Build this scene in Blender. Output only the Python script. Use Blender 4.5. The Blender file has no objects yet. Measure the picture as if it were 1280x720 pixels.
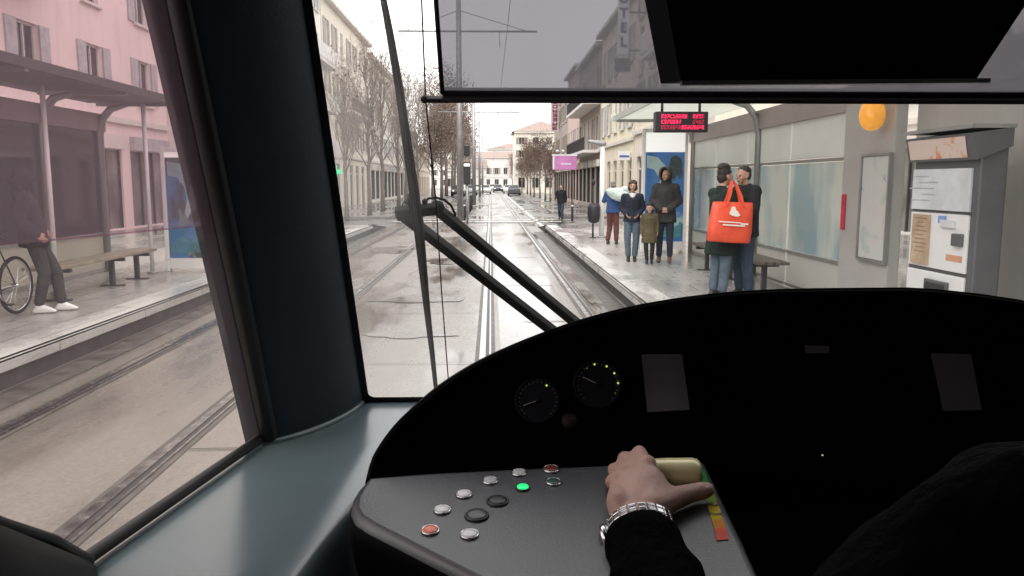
import bpy, bmesh, math, random
from mathutils import Vector, Matrix, noise, Quaternion
from mathutils.bvhtree import BVHTree
V = Vector
random.seed(7)
scn = bpy.context.scene
COL = scn.collection
R = math.radians

# ------------------------------------------------------------------ camera
CAMZ = 1.85
YAW, PITCH, FPX = R(1.49), R(7.52), 1000.0
FWD = V((math.sin(YAW)*math.cos(PITCH), math.cos(YAW)*math.cos(PITCH), -math.sin(PITCH)))
RIGHT = V((math.cos(YAW), -math.sin(YAW), 0))
UP = RIGHT.cross(FWD)
EYE = V((0, 0, CAMZ))
cam_d = bpy.data.cameras.new('camera')
cam = bpy.data.objects.new('camera', cam_d); COL.objects.link(cam)
cam_d.sensor_width = 36; cam_d.lens = 36*FPX/1280
cam_d.clip_start = 0.03; cam_d.clip_end = 3000
cam.matrix_world = Matrix.Translation(EYE) @ Matrix((RIGHT, UP, -FWD)).transposed().to_4x4()
scn.camera = cam

def ray(u, v):
    return FWD + RIGHT*((u-640)/FPX) + UP*((360-v)/FPX)
def at_Y(u, v, Y):
    d = ray(u, v); return EYE + d*(Y/d.y)
def on_z(u, v, z):
    d = ray(u, v); return EYE + d*((z-CAMZ)/d.z)
def on_plane(u, v, p, n):
    d = ray(u, v); return EYE + d*((p-EYE).dot(n)/d.dot(n))

# ------------------------------------------------------------------ materials
def new_mat(name):
    m = bpy.data.materials.new(name); m.use_nodes = True
    nt = m.node_tree; nt.nodes.clear()
    out = nt.nodes.new('ShaderNodeOutputMaterial')
    return m, nt, out
def N(nt, t, **kw):
    n = nt.nodes.new(t)
    for k, v in kw.items():
        if k in n.inputs.keys(): n.inputs[k].default_value = v
        else: setattr(n, k, v)
    return n
def rgba(c, k=1.0): return (c[0]*k, c[1]*k, c[2]*k, 1)

def mat(name, c, rough=0.6, metal=0.0, var=0.15, scale=6.0, bump=0.0, bscale=None, spec=0.5, emit=None, estr=0, c2=None, rvar=0.0, coat=0.0):
    """principled with a procedural two-scale colour variation, optional bump and roughness variation"""
    m, nt, out = new_mat(name)
    p = N(nt, 'ShaderNodeBsdfPrincipled')
    tc = N(nt, 'ShaderNodeTexCoord')
    n1 = N(nt, 'ShaderNodeTexNoise', Scale=scale, Detail=5.0, Roughness=0.6)
    nt.links.new(tc.outputs['Object'], n1.inputs['Vector'])
    mx = N(nt, 'ShaderNodeMix', data_type='RGBA')
    mx.inputs[6].default_value = rgba(c, 1-var); mx.inputs[7].default_value = rgba(c2, 1) if c2 else rgba(c, 1+var)
    rp = N(nt, 'ShaderNodeMapRange'); rp.inputs[1].default_value = .3; rp.inputs[2].default_value = .7
    nt.links.new(n1.outputs[0], rp.inputs[0]); nt.links.new(rp.outputs[0], mx.inputs[0])
    nt.links.new(mx.outputs[2], p.inputs['Base Color'])
    p.inputs['Roughness'].default_value = rough; p.inputs['Metallic'].default_value = metal
    p.inputs['Specular IOR Level'].default_value = spec
    if coat: p.inputs['Coat Weight'].default_value = coat
    if rvar:
        r2 = N(nt, 'ShaderNodeMapRange'); r2.inputs[1].default_value = .3; r2.inputs[2].default_value = .7
        r2.inputs[3].default_value = max(.02, rough-rvar); r2.inputs[4].default_value = min(1, rough+rvar)
        nt.links.new(n1.outputs[0], r2.inputs[0]); nt.links.new(r2.outputs[0], p.inputs['Roughness'])
    if bump:
        n2 = N(nt, 'ShaderNodeTexNoise', Scale=bscale or scale*6, Detail=4.0)
        nt.links.new(tc.outputs['Object'], n2.inputs['Vector'])
        b = N(nt, 'ShaderNodeBump', Strength=bump, Distance=0.02)
        nt.links.new(n2.outputs[0], b.inputs['Height']); nt.links.new(b.outputs[0], p.inputs['Normal'])
    if emit:
        p.inputs['Emission Color'].default_value = rgba(emit); p.inputs['Emission Strength'].default_value = estr
    nt.links.new(p.outputs[0], out.inputs[0])
    return m

def wet_mat(name, c_dry, c_wet, scale=0.5, r_wet=0.07, r_dry=0.5, thr=(.42, .58), joints=None, grain=40, stretch=(1, .35, 1)):
    """wet paving: noise decides between water film (dark, smooth) and damp surface (lighter, rough)"""
    m, nt, out = new_mat(name)
    p = N(nt, 'ShaderNodeBsdfPrincipled'); tc = N(nt, 'ShaderNodeTexCoord')
    mp = N(nt, 'ShaderNodeMapping'); mp.inputs['Scale'].default_value = stretch
    nt.links.new(tc.outputs['Object'], mp.inputs[0])
    n1 = N(nt, 'ShaderNodeTexNoise', Scale=scale, Detail=7.0, Roughness=.62)
    nt.links.new(mp.outputs[0], n1.inputs['Vector'])
    rp = N(nt, 'ShaderNodeMapRange'); rp.inputs[1].default_value = thr[0]; rp.inputs[2].default_value = thr[1]
    nt.links.new(n1.outputs[0], rp.inputs[0])
    n2 = N(nt, 'ShaderNodeTexNoise', Scale=grain, Detail=6.0, Roughness=.7)
    nt.links.new(tc.outputs['Object'], n2.inputs['Vector'])
    mx = N(nt, 'ShaderNodeMix', data_type='RGBA'); mx.inputs[6].default_value = rgba(c_wet); mx.inputs[7].default_value = rgba(c_dry)
    nt.links.new(rp.outputs[0], mx.inputs[0])
    mg = N(nt, 'ShaderNodeMix', data_type='RGBA', blend_type='MULTIPLY'); mg.inputs[0].default_value = .8
    gr = N(nt, 'ShaderNodeMapRange'); gr.inputs[1].default_value = .25; gr.inputs[2].default_value = .75; gr.inputs[3].default_value = .6; gr.inputs[4].default_value = 1.25
    nt.links.new(n2.outputs[0], gr.inputs[0])
    cc = N(nt, 'ShaderNodeCombineColor')
    for i in range(3): nt.links.new(gr.outputs[0], cc.inputs[i])
    nt.links.new(mx.outputs[2], mg.inputs[6]); nt.links.new(cc.outputs[0], mg.inputs[7])
    col = mg.outputs[2]
    if joints:
        br = N(nt, 'ShaderNodeTexBrick'); br.inputs['Scale'].default_value = 1.0
        br.inputs['Brick Width'].default_value = joints[0]; br.inputs['Row Height'].default_value = joints[1]
        br.inputs['Mortar Size'].default_value = joints[2]; br.inputs['Color1'].default_value = (1, 1, 1, 1)
        br.inputs['Color2'].default_value = (.9, .9, .9, 1); br.inputs['Mortar'].default_value = (.6, .58, .57, 1)
        nt.links.new(tc.outputs['Object'], br.inputs[0])
        mj = N(nt, 'ShaderNodeMix', data_type='RGBA', blend_type='MULTIPLY'); mj.inputs[0].default_value = 1
        nt.links.new(col, mj.inputs[6]); nt.links.new(br.outputs[0], mj.inputs[7]); col = mj.outputs[2]
    nt.links.new(col, p.inputs['Base Color'])
    rr = N(nt, 'ShaderNodeMapRange'); rr.inputs[3].default_value = r_wet; rr.inputs[4].default_value = r_dry
    nt.links.new(rp.outputs[0], rr.inputs[0]); nt.links.new(rr.outputs[0], p.inputs['Roughness'])
    b = N(nt, 'ShaderNodeBump', Distance=.01)
    bs = N(nt, 'ShaderNodeMath', operation='MULTIPLY'); bs.inputs[1].default_value = .35
    nt.links.new(rp.outputs[0], bs.inputs[0]); nt.links.new(bs.outputs[0], b.inputs['Strength'])
    nt.links.new(n2.outputs[0], b.inputs['Height']); nt.links.new(b.outputs[0], p.inputs['Normal'])
    nt.links.new(p.outputs[0], out.inputs[0])
    return m

def glass_mat(name, tint=(1, 1, 1), gloss=1.0, rough=0.0, body=None, bodyfac=0.0, ior=1.45, mist=None):
    """thin pane: straight-through transmission with fresnel reflection, optional dusty or tinted body"""
    m, nt, out = new_mat(name)
    t = N(nt, 'ShaderNodeBsdfTransparent'); t.inputs[0].default_value = rgba(tint)
    g = N(nt, 'ShaderNodeBsdfGlossy'); g.inputs['Roughness'].default_value = rough
    fr = N(nt, 'ShaderNodeFresnel'); fr.inputs[0].default_value = ior
    ml = N(nt, 'ShaderNodeMath', operation='MULTIPLY'); ml.inputs[1].default_value = gloss
    nt.links.new(fr.outputs[0], ml.inputs[0])
    base = t.outputs[0]
    if body:
        d = N(nt, 'ShaderNodeBsdfDiffuse'); d.inputs[0].default_value = rgba(body)
        tr = N(nt, 'ShaderNodeBsdfTranslucent'); tr.inputs[0].default_value = rgba(body)
        a = N(nt, 'ShaderNodeMixShader'); a.inputs[0].default_value = .5
        nt.links.new(d.outputs[0], a.inputs[1]); nt.links.new(tr.outputs[0], a.inputs[2])
        b = N(nt, 'ShaderNodeMixShader'); b.inputs[0].default_value = bodyfac
        nt.links.new(t.outputs[0], b.inputs[1]); nt.links.new(a.outputs[0], b.inputs[2]); base = b.outputs[0]
        if mist:      # condensation that thickens towards one side of the pane
            tc = N(nt, 'ShaderNodeTexCoord'); sx = N(nt, 'ShaderNodeSeparateXYZ'); nt.links.new(tc.outputs['Object'], sx.inputs[0])
            nz = N(nt, 'ShaderNodeTexNoise', Scale=9.0, Detail=6.0); nt.links.new(tc.outputs['Object'], nz.inputs['Vector'])
            ad = N(nt, 'ShaderNodeMath', operation='MULTIPLY_ADD'); ad.inputs[1].default_value = .16; nt.links.new(nz.outputs[0], ad.inputs[0]); nt.links.new(sx.outputs[0], ad.inputs[2])
            r = N(nt, 'ShaderNodeMapRange'); r.interpolation_type = 'SMOOTHSTEP'; r.inputs[1].default_value = mist[0]+.08; r.inputs[2].default_value = mist[1]+.08; r.inputs[3].default_value = mist[2]; r.inputs[4].default_value = bodyfac
            nt.links.new(ad.outputs[0], r.inputs[0]); nt.links.new(r.outputs[0], b.inputs[0])
    x = N(nt, 'ShaderNodeMixShader')
    nt.links.new(ml.outputs[0], x.inputs[0]); nt.links.new(base, x.inputs[1]); nt.links.new(g.outputs[0], x.inputs[2])
    nt.links.new(x.outputs[0], out.inputs[0])
    return m

# ------------------------------------------------------------------ mesh builder
class MB:
    def __init__(s): s.bm = bmesh.new(); s.mats = []
    def mi(s, m):
        if m not in s.mats: s.mats.append(m)
        return s.mats.index(m)
    def face(s, pts, m, smooth=False):
        f = s.bm.faces.new([s.bm.verts.new(V(p)) for p in pts]); f.material_index = s.mi(m); f.smooth = smooth
        return f
    def box(s, c, size, m, M=None, bevel=0.0):
        tmp = bmesh.new(); bmesh.ops.create_cube(tmp, size=1)
        for v in tmp.verts: v.co = V((v.co.x*size[0], v.co.y*size[1], v.co.z*size[2]))
        if bevel: bmesh.ops.bevel(tmp, geom=tmp.edges[:], offset=bevel, segments=2, affect='EDGES', profile=.6)
        s._merge(tmp, m, Matrix.Translation(V(c)) @ (M.to_4x4() if M else Matrix.Identity(4)))
    def _merge(s, tmp, m, X=None, smooth=False):
        k = s.mi(m); mp = {}
        for v in tmp.verts: mp[v] = s.bm.verts.new(X @ v.co if X else v.co)
        for f in tmp.faces:
            try: g = s.bm.faces.new([mp[v] for v in f.verts])
            except ValueError: continue
            g.material_index = k; g.smooth = smooth
        tmp.free()
    def bar(s, a, b, w, h, m, up=V((0, 0, 1)), bevel=0.0):
        a, b = V(a), V(b); d = (b-a); L = d.length; d.normalize()
        if abs(d.dot(up)) > .99: up = V((0, 1, 0))
        x = d.cross(up).normalized(); z = x.cross(d)
        s.box((a+b)/2, (w, L, h), m, Matrix((x, d, z)).transposed(), bevel)
    def tube(s, pts, rad, m, seg=10, caps=True, flat=None):
        pts = [V(p) for p in pts]; n = len(pts)
        if not isinstance(rad, (list, tuple)): rad = [rad]*n
        rings = []; prev = None; k = s.mi(m)
        for i, p in enumerate(pts):
            d = (pts[min(i+1, n-1)]-pts[max(i-1, 0)]).normalized()
            if prev is None:
                a = V((0, 0, 1)) if abs(d.z) < .9 else V((1, 0, 0))
                x = d.cross(a).normalized()
            else:
                x = (prev-d*prev.dot(d)).normalized()
            prev = x; y = d.cross(x)
            rings.append([s.bm.verts.new(p+(x*math.cos(t)+y*math.sin(t))*rad[i]) for t in [2*math.pi*j/seg for j in range(seg)]])
        for i in range(n-1):
            for j in range(seg):
                f = s.bm.faces.new((rings[i][j], rings[i][(j+1) % seg], rings[i+1][(j+1) % seg], rings[i+1][j]))
                f.material_index = k; f.smooth = seg > 4
        if caps:
            for rr in (rings[0][::-1], rings[-1]):
                f = s.bm.faces.new(rr); f.material_index = k
    def loft(s, rings, m, closed=True, caps=False, smooth=True):
        k = s.mi(m); rv = [[s.bm.verts.new(V(p)) for p in r] for r in rings]
        n = len(rv[0])
        for i in range(len(rv)-1):
            for j in range(n if closed else n-1):
                f = s.bm.faces.new((rv[i][j], rv[i][(j+1) % n], rv[i+1][(j+1) % n], rv[i+1][j])); f.material_index = k; f.smooth = smooth
        if caps:
            for r in (rv[0][::-1], rv[-1]):
                f = s.bm.faces.new(r); f.material_index = k
    def hull(s, blobs, m, sub=2, smooth=True):
        tmp = bmesh.new()
        for c, r in blobs:
            if not isinstance(r, (tuple, list)): r = (r, r, r)
            q = bmesh.ops.create_icosphere(tmp, subdivisions=sub, radius=1)
            for v in q['verts']: v.co = V((v.co.x*r[0], v.co.y*r[1], v.co.z*r[2]))+V(c)
        if len(blobs) > 1:
            o = bmesh.ops.convex_hull(tmp, input=tmp.verts[:])
            dead = [g for g in o['geom_interior']+o['geom_unused'] if isinstance(g, bmesh.types.BMVert)]
            bmesh.ops.delete(tmp, geom=list(set(dead)), context='VERTS')
        s._merge(tmp, m, smooth=smooth)
    def lathe(s, prof, c, ax, m, seg=20, smooth=True):
        """prof: (radius, height along ax)"""
        ax = V(ax).normalized(); a = V((0, 0, 1)) if abs(ax.z) < .9 else V((1, 0, 0))
        x = ax.cross(a).normalized(); y = ax.cross(x)
        s.loft([[V(c)+ax*h+(x*math.cos(t)+y*math.sin(t))*r for t in [2*math.pi*j/seg for j in range(seg)]] for r, h in prof], m, True, True, smooth)
    def build(s, name, parent=None, base=None, loc=None, recalc=True):
        if recalc: bmesh.ops.recalc_face_normals(s.bm, faces=s.bm.faces[:])
        if base is not None:
            for v in s.bm.verts: v.co -= V(base)
        me = bpy.data.meshes.new(name); s.bm.to_mesh(me); s.bm.free()
        for m in s.mats: me.materials.append(m)
        o = bpy.data.objects.new(name, me); COL.objects.link(o)
        if parent: o.parent = parent
        if loc is not None: o.location = loc
        return o

def catmull(P, k):
    r = []; n = len(P)
    for i in range(n-1):
        a, b_, c, d = P[max(i-1, 0)], P[i], P[i+1], P[min(i+2, n-1)]
        for j in range(k):
            t = j/k; r.append(.5*((2*b_)+(c-a)*t+(2*a-5*b_+4*c-d)*t*t+(3*b_-a-3*c+d)*t**3))
    r.append(P[-1]); return r
def thing(name, label, cat, loc=(0, 0, 0), group=None, rz=0):
    o = bpy.data.objects.new(name, None); COL.objects.link(o); o.empty_display_size = .1
    o.location = loc; o.rotation_euler = (0, 0, rz); o['label'] = label; o['category'] = cat
    if group: o['group'] = group
    return o
def tag(o, label, cat, group=None):
    o['label'] = label; o['category'] = cat
    if group: o['group'] = group
    return o
def struct(o): o['kind'] = 'structure'; return o
def dup(root, loc, rz=None, label=None, group=None, scale=None):
    r = root.copy(); COL.objects.link(r); r.location = loc
    if rz is not None: r.rotation_euler = (0, 0, rz)
    if scale: r.scale = (scale,)*3
    if label: r['label'] = label
    if group: r['group'] = group
    for ch in list(root.children):
        c = ch.copy(); COL.objects.link(c); c.parent = r
        for g in list(ch.children):
            d = g.copy(); COL.objects.link(d); d.parent = c
    return r
def remesh(o, voxel, smooth_it=4, fac=.5, jitter=0, jscale=10, sub=0):
    """fuse the overlapping shells of o into one continuous surface"""
    md = o.modifiers.new('r', 'REMESH'); md.mode = 'VOXEL'; md.voxel_size = voxel; md.use_smooth_shade = True
    if smooth_it:
        sm = o.modifiers.new('s', 'SMOOTH'); sm.factor = fac; sm.iterations = smooth_it
    dg = bpy.context.evaluated_depsgraph_get()
    me = bpy.data.meshes.new_from_object(o.evaluated_get(dg))
    old = o.data; mats = list(old.materials); o.modifiers.clear(); o.data = me
    if not me.materials:
        for m in mats: me.materials.append(m)
    bpy.data.meshes.remove(old)
    if jitter:
        nn = [v.normal.copy() for v in me.vertices]
        for v, n_ in zip(me.vertices, nn):
            q = v.co*jscale
            k = noise.noise(q)*.6+noise.noise(q*2.3+V((7, 3, 1)))*.4
            v.co += n_*(k*jitter)
    for p in me.polygons: p.use_smooth = True
    return o
# ------------------------------------------------------------------ world, light
w = bpy.data.worlds.new('World'); scn.world = w; w.use_nodes = True
nt = w.node_tree; nt.nodes.clear()
wo = nt.nodes.new('ShaderNodeOutputWorld'); bg = nt.nodes.new('ShaderNodeBackground')
sky = nt.nodes.new('ShaderNodeTexSky'); sky.sky_type = 'NISHITA'; sky.sun_disc = False
SUN_EL, SUN_AZ = R(48), R(205)
sky.sun_elevation = SUN_EL; sky.sun_rotation = SUN_AZ
sky.air_density = 1.5; sky.dust_density = 4.0
tc = nt.nodes.new('ShaderNodeTexCoord')
nz = N(nt, 'ShaderNodeTexNoise', Scale=2.2, Detail=5.0, Roughness=.55)
nt.links.new(tc.outputs['Generated'], nz.inputs['Vector'])
cl = N(nt, 'ShaderNodeMix', data_type='RGBA')            # unbroken cloud deck, only faintly mottled
cl.inputs[6].default_value = (24, 23.6, 23.6, 1); cl.inputs[7].default_value = (30, 29.5, 29.1, 1)
nt.links.new(nz.outputs[0], cl.inputs[0])
mx = N(nt, 'ShaderNodeMix', data_type='RGBA'); mx.inputs[0].default_value = .88
nt.links.new(sky.outputs[0], mx.inputs[6]); nt.links.new(cl.outputs[2], mx.inputs[7])
nt.links.new(mx.outputs[2], bg.inputs[0]); bg.inputs[1].default_value = 0.10
nt.links.new(bg.outputs[0], wo.inputs[0])
sl = bpy.data.lights.new('sun', 'SUN'); sl.energy = 1.5; sl.angle = R(40); sl.color = (1, .96, .9)
so = bpy.data.objects.new('sun', sl); COL.objects.link(so)
so.rotation_euler = (R(90)-SUN_EL, 0, math.pi-SUN_AZ)
scn.view_settings.view_transform = 'Standard'; scn.view_settings.look = 'None'
scn.view_settings.exposure = 0; scn.view_settings.gamma = 1
scn.render.engine = 'CYCLES'
scn.cycles.use_denoising = True
try: scn.cycles.denoiser = 'OPENIMAGEDENOISE'
except Exception: pass
scn.cycles.max_bounces = 8; scn.cycles.transparent_max_bounces = 16; scn.cycles.diffuse_bounces = 4
scn.cycles.sample_clamp_indirect = 6; scn.cycles.caustics_reflective = False; scn.cycles.caustics_refractive = False

# ------------------------------------------------------------------ materials of the street
M_asph = wet_mat('wet_asphalt', (.20, .19, .18), (.09, .085, .08), scale=.55, thr=(.40, .56), grain=55)
M_track = wet_mat('wet_track_concrete', (.205, .178, .155), (.125, .108, .094), scale=.45, r_wet=.09, r_dry=.40, thr=(.40, .58), grain=30, stretch=(1.3, .3, 1))
M_slab = wet_mat('soaked_slab', (.24, .228, .216), (.17, .163, .157), scale=.5, r_wet=.12, r_dry=.36, thr=(.5, .7), grain=24)
M_plat = wet_mat('wet_platform_paving', (.42, .40, .385), (.31, .295, .28), scale=.6, r_wet=.08, r_dry=.34, thr=(.38, .6), joints=(.6, .6, .012), grain=40)
M_kerb = wet_mat('kerb_stone', (.6, .58, .56), (.48, .46, .45), scale=1.2, r_wet=.14, r_dry=.4, joints=(1.0, 2.0, .012), grain=60)
M_kside = mat('kerb_side_shade', (.06, .055, .052), .6, var=.45, scale=3, bump=.3)  # dark colour stands in for the shade on the kerb side
M_pave = wet_mat('wet_pavement', (.28, .26, .25), (.17, .16, .15), scale=.5, r_wet=.08, r_dry=.4, joints=(.4, .4, .01), grain=40)
M_line = wet_mat('line_paint', (.82, .82, .80), (.62, .62, .6), scale=2.5, r_wet=.15, r_dry=.5, grain=25)
M_rail = mat('rail_steel', (.36, .34, .33), .24, 1.0, var=.25, scale=9, rvar=.08)
M_groove = mat('rail_groove', (.018, .015, .013), .5, var=.4, scale=10)
M_seal = mat('rail_seal', (.075, .066, .058), .5, var=.5, scale=4, rvar=.15, spec=.3)
M_smudge = wet_mat('worn_repair', (.17, .155, .14), (.11, .10, .092), scale=1.1, r_wet=.08, r_dry=.3, thr=(.38, .6), grain=26)
M_crack = mat('repair_tar', (.02, .019, .018), .18, var=.3, scale=6)

def sheet(name, x0, x1, y0, y1, z, m):
    b = MB(); b.face([(x0, y0, z), (x1, y0, z), (x1, y1, z), (x0, y1, z)], m)
    return struct(b.build(name))
sheet('ground', -1500, 1500, -1500, 1500, 0.0, M_asph)
sheet('road', -4.9, 3.4, -20, 400, 0.004, M_asph)
sheet('track_bed', -4.25, 1.93, -20, 260, 0.008, M_track)
# soaked slab panels between the rails of the near track, with sawn joints
b = MB()
for k, (y0, y1) in enumerate([(3.5, 8.6), (8.66, 14.2), (14.26, 19.6), (19.66, 24.4)]):
    b.face([(.10, y0, .012), (1.10, y0, .012), (1.10, y1, .012), (.10, y1, .012)], M_slab)
struct(b.build('track_slab'))
b = MB()   # darker patches of older tarmac and irregular repairs in the track bed
for (cx, cy, rx, ry) in [(-1.35, 6.6, .55, .32), (-1.0, 9.6, .5, .2), (-1.25, 12.5, .7, .3), (-1.1, 19, .5, .8), (-2.7, 22, .5, 1.3), (.7, 10.5, .25, .08), (.55, 15.3, .2, .07), (1.62, 9, .12, 2.5), (1.6, 15, .14, 3)]:
    pts = []
    for j in range(26):
        t = 2*math.pi*j/26; k = 1+.55*noise.noise(V((cx*3+math.cos(t)*1.3, cy+math.sin(t)*1.3, 2)))+.25*noise.noise(V((cx*3+math.cos(t)*4, cy+math.sin(t)*4, 5)))
        pts.append((cx+rx*k*math.cos(t), cy+ry*k*math.sin(t), .016))
    b.face(pts, M_smudge)
struct(b.build('tar_patch'))
b = MB()
for (y0, x0, x1, wd) in [(5.4, -2.1, -.2, .02), (8.0, -2.1, -.2, .015), (11.2, -2.1, -.25, .015), (17.6, -2.1, -.2, .02), (26, -3.5, 1.2, .03)]:
    b.face([(x0, y0, .020), (x1, y0+.05, .020), (x1, y0+.05+wd, .020), (x0, y0+wd, .020)], M_crack)
struct(b.build('tar_joint'))

def rail(name, x, parent, base):
    b = MB(); y0, y1 = -18, 240
    for (a, c, z, m) in [(x-.075, x+.14, .014, M_seal), (x-.03, x+.035, .022, M_rail), (x+.03, x+.075, .016, M_groove), (x+.075, x+.095, .021, M_rail)]:
        b.face([(a, y0, z), (c, y0, z), (c, y1, z), (a, y1, z)], m)
    b.build(name, parent, base)
t = thing('tram_track', 'near pair of grooved steel rails running straight ahead beside the right platform', 'tram track', (.615, 0, 0))
rail('rail', -.10, t, t.location); rail('rail', 1.33, t, t.location)
t = thing('tram_track', 'far pair of grooved steel rails beside the left platform', 'tram track', (-2.95, 0, 0))
rail('rail', -3.68, t, t.location); rail('rail', -2.25, t, t.location)

# crossing bars and the white edge line beyond the platforms
b = MB()
for y0, y1, x0, x1 in [(37.4, 38.1, -4.6, 3.3), (39.6, 40.2, -4.6, 3.3), (52.5, 53.3, -4.6, 3.3)]:
    b.face([(x0, y0, .026), (x1, y0, .026), (x1, y1, .026), (x0, y1, .026)], M_line)
b.face([(2.05, 33.2, .026), (2.25, 33.2, .026), (2.25, 130, .026), (2.05, 130, .026)], M_line)
struct(b.build('road_marking'))
b = MB(); b.face([(-4.8, 36.3, .03), (3.3, 36.3, .03), (3.3, 36.5, .03), (-4.8, 36.5, .03)], M_groove); struct(b.build('drain_channel'))

# platforms: top, stone edge, dark side, ramp at the far end
def platform(x_edge, sgn, x_out, yend):
    X = lambda d: x_edge+sgn*d
    b = MB(); z = .30
    def q(d0, d1, y0, y1, z0, z1, m): b.face([(X(d0), y0, z0), (X(d1), y0, z0), (X(d1), y1, z1), (X(d0), y1, z1)], m)
    D = abs(x_out-x_edge)
    q(.42, D, -15, yend, z, z, M_plat); q(.42, D, yend, yend+4, z, .03, M_plat)
    q(.03, .42, -15, yend, z+.004, z+.004, M_kerb); q(.03, .42, yend, yend+4, z+.004, .034, M_kerb)
    q(.03, 0, -15, yend, z+.004, z-.03, M_kerb); q(.03, 0, yend, yend+4, z+.004, .01, M_kerb)
    b.face([(X(0), -15, z-.03), (X(0), yend, z-.03), (X(0), yend, z-.12), (X(0), -15, z-.12)], M_kerb)
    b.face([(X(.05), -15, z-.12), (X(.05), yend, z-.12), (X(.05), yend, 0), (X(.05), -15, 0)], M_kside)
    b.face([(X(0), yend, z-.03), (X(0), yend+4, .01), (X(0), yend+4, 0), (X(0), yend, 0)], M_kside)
    return struct(b.build('platform', recalc=False))
platform(1.98, 1, 12.6, 29.2); platform(-4.33, -1, -12.2, 29.5)
b = MB()   # dark ballast gutter beside the platform edges
b.face([(1.60, -15, .0125), (1.98, -15, .0125), (1.98, 30, .0125), (1.60, 30, .0125)], M_seal)
b.face([(-4.33, -15, .0125), (-4.0, -15, .0125), (-4.0, 30, .0125), (-4.33, 30, .0125)], M_seal)
struct(b.build('gutter'))
b = MB()
for x0, x1, y0, y1 in [(3.6, 9, 41, 300), (-10.4, -5.2, 41, 300)]:
    b.box(((x0+x1)/2, (y0+y1)/2, .06), (x1-x0, y1-y0, .12), M_pave)
struct(b.build('pavement'))
# ------------------------------------------------------------------ buildings
def wall_mat(name, c, var=.10, streak=.25):
    """render/stucco with soft vertical rain streaks"""
    m, nt, out = new_mat(name); p = N(nt, 'ShaderNodeBsdfPrincipled'); tc = N(nt, 'ShaderNodeTexCoord')
    n1 = N(nt, 'ShaderNodeTexNoise', Scale=.6, Detail=6.0); nt.links.new(tc.outputs['Object'], n1.inputs['Vector'])
    mp = N(nt, 'ShaderNodeMapping'); mp.inputs['Scale'].default_value = (3, 3, .25); nt.links.new(tc.outputs['Object'], mp.inputs[0])
    n2 = N(nt, 'ShaderNodeTexNoise', Scale=1.4, Detail=5.0); nt.links.new(mp.outputs[0], n2.inputs['Vector'])
    a = N(nt, 'ShaderNodeMix', data_type='RGBA'); a.inputs[6].default_value = rgba(c, 1-var); a.inputs[7].default_value = rgba(c, 1+var)
    nt.links.new(n1.outputs[0], a.inputs[0])
    r = N(nt, 'ShaderNodeMapRange'); r.inputs[1].default_value = .5; r.inputs[2].default_value = .75; r.inputs[4].default_value = streak
    nt.links.new(n2.outputs[0], r.inputs[0])
    s = N(nt, 'ShaderNodeMix', data_type='RGBA'); s.inputs[7].default_value = rgba(c, .5); nt.links.new(r.outputs[0], s.inputs[0]); nt.links.new(a.outputs[2], s.inputs[6])
    nt.links.new(s.outputs[2], p.inputs['Base Color']); p.inputs['Roughness'].default_value = .85
    b = N(nt, 'ShaderNodeBump', Strength=.15, Distance=.02); n3 = N(nt, 'ShaderNodeTexNoise', Scale=30.0); nt.links.new(tc.outputs['Object'], n3.inputs['Vector'])
    nt.links.new(n3.outputs[0], b.inputs['Height']); nt.links.new(b.outputs[0], p.inputs['Normal'])
    nt.links.new(p.outputs[0], out.inputs[0]); return m
M_cream = wall_mat('cream_render', (.78, .70, .60)); M_ivory = wall_mat('ivory_render', (.82, .77, .70)); M_sand = wall_mat('sand_render', (.70, .60, .48))
M_pink = wall_mat('pink_render', (.82, .68, .66)); M_rose = wall_mat('rose_render', (.62, .48, .44)); M_taupe = wall_mat('taupe_render', (.42, .36, .32), streak=.45)
M_grey = wall_mat('grey_render', (.42, .41, .39)); M_white = wall_mat('white_render', (.76, .74, .71)); M_yel = wall_mat('pale_yellow_render', (.80, .73, .58))
M_trim = mat('trim_stone', (.66, .63, .58), .7, var=.1, scale=2); M_balc = mat('balcony_white', (.72, .68, .66), .7, var=.12, scale=1.5)
M_win = mat('window_glass', (.028, .03, .032), .08, var=.4, scale=.8); M_frame = mat('window_frame', (.62, .6, .57), .5)
M_shut = mat('shutter_wood', (.30, .26, .22), .6, var=.25, scale=5); M_shut2 = mat('shutter_grey', (.42, .42, .43), .6, var=.2, scale=5)
M_tile = mat('roof_tile', (.30, .22, .19), .75, var=.35, scale=3, bump=.4); M_slate = mat('roof_slate', (.12, .12, .125), .5, var=.3, scale=3)
M_iron = mat('dark_iron', (.03, .03, .032), .5, var=.3, scale=5); M_shop = mat('shop_glass', (.17, .165, .155), .06, var=.7, scale=.6)
M_door = mat('dark_door', (.05, .04, .035), .4, var=.3, scale=3)

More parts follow.
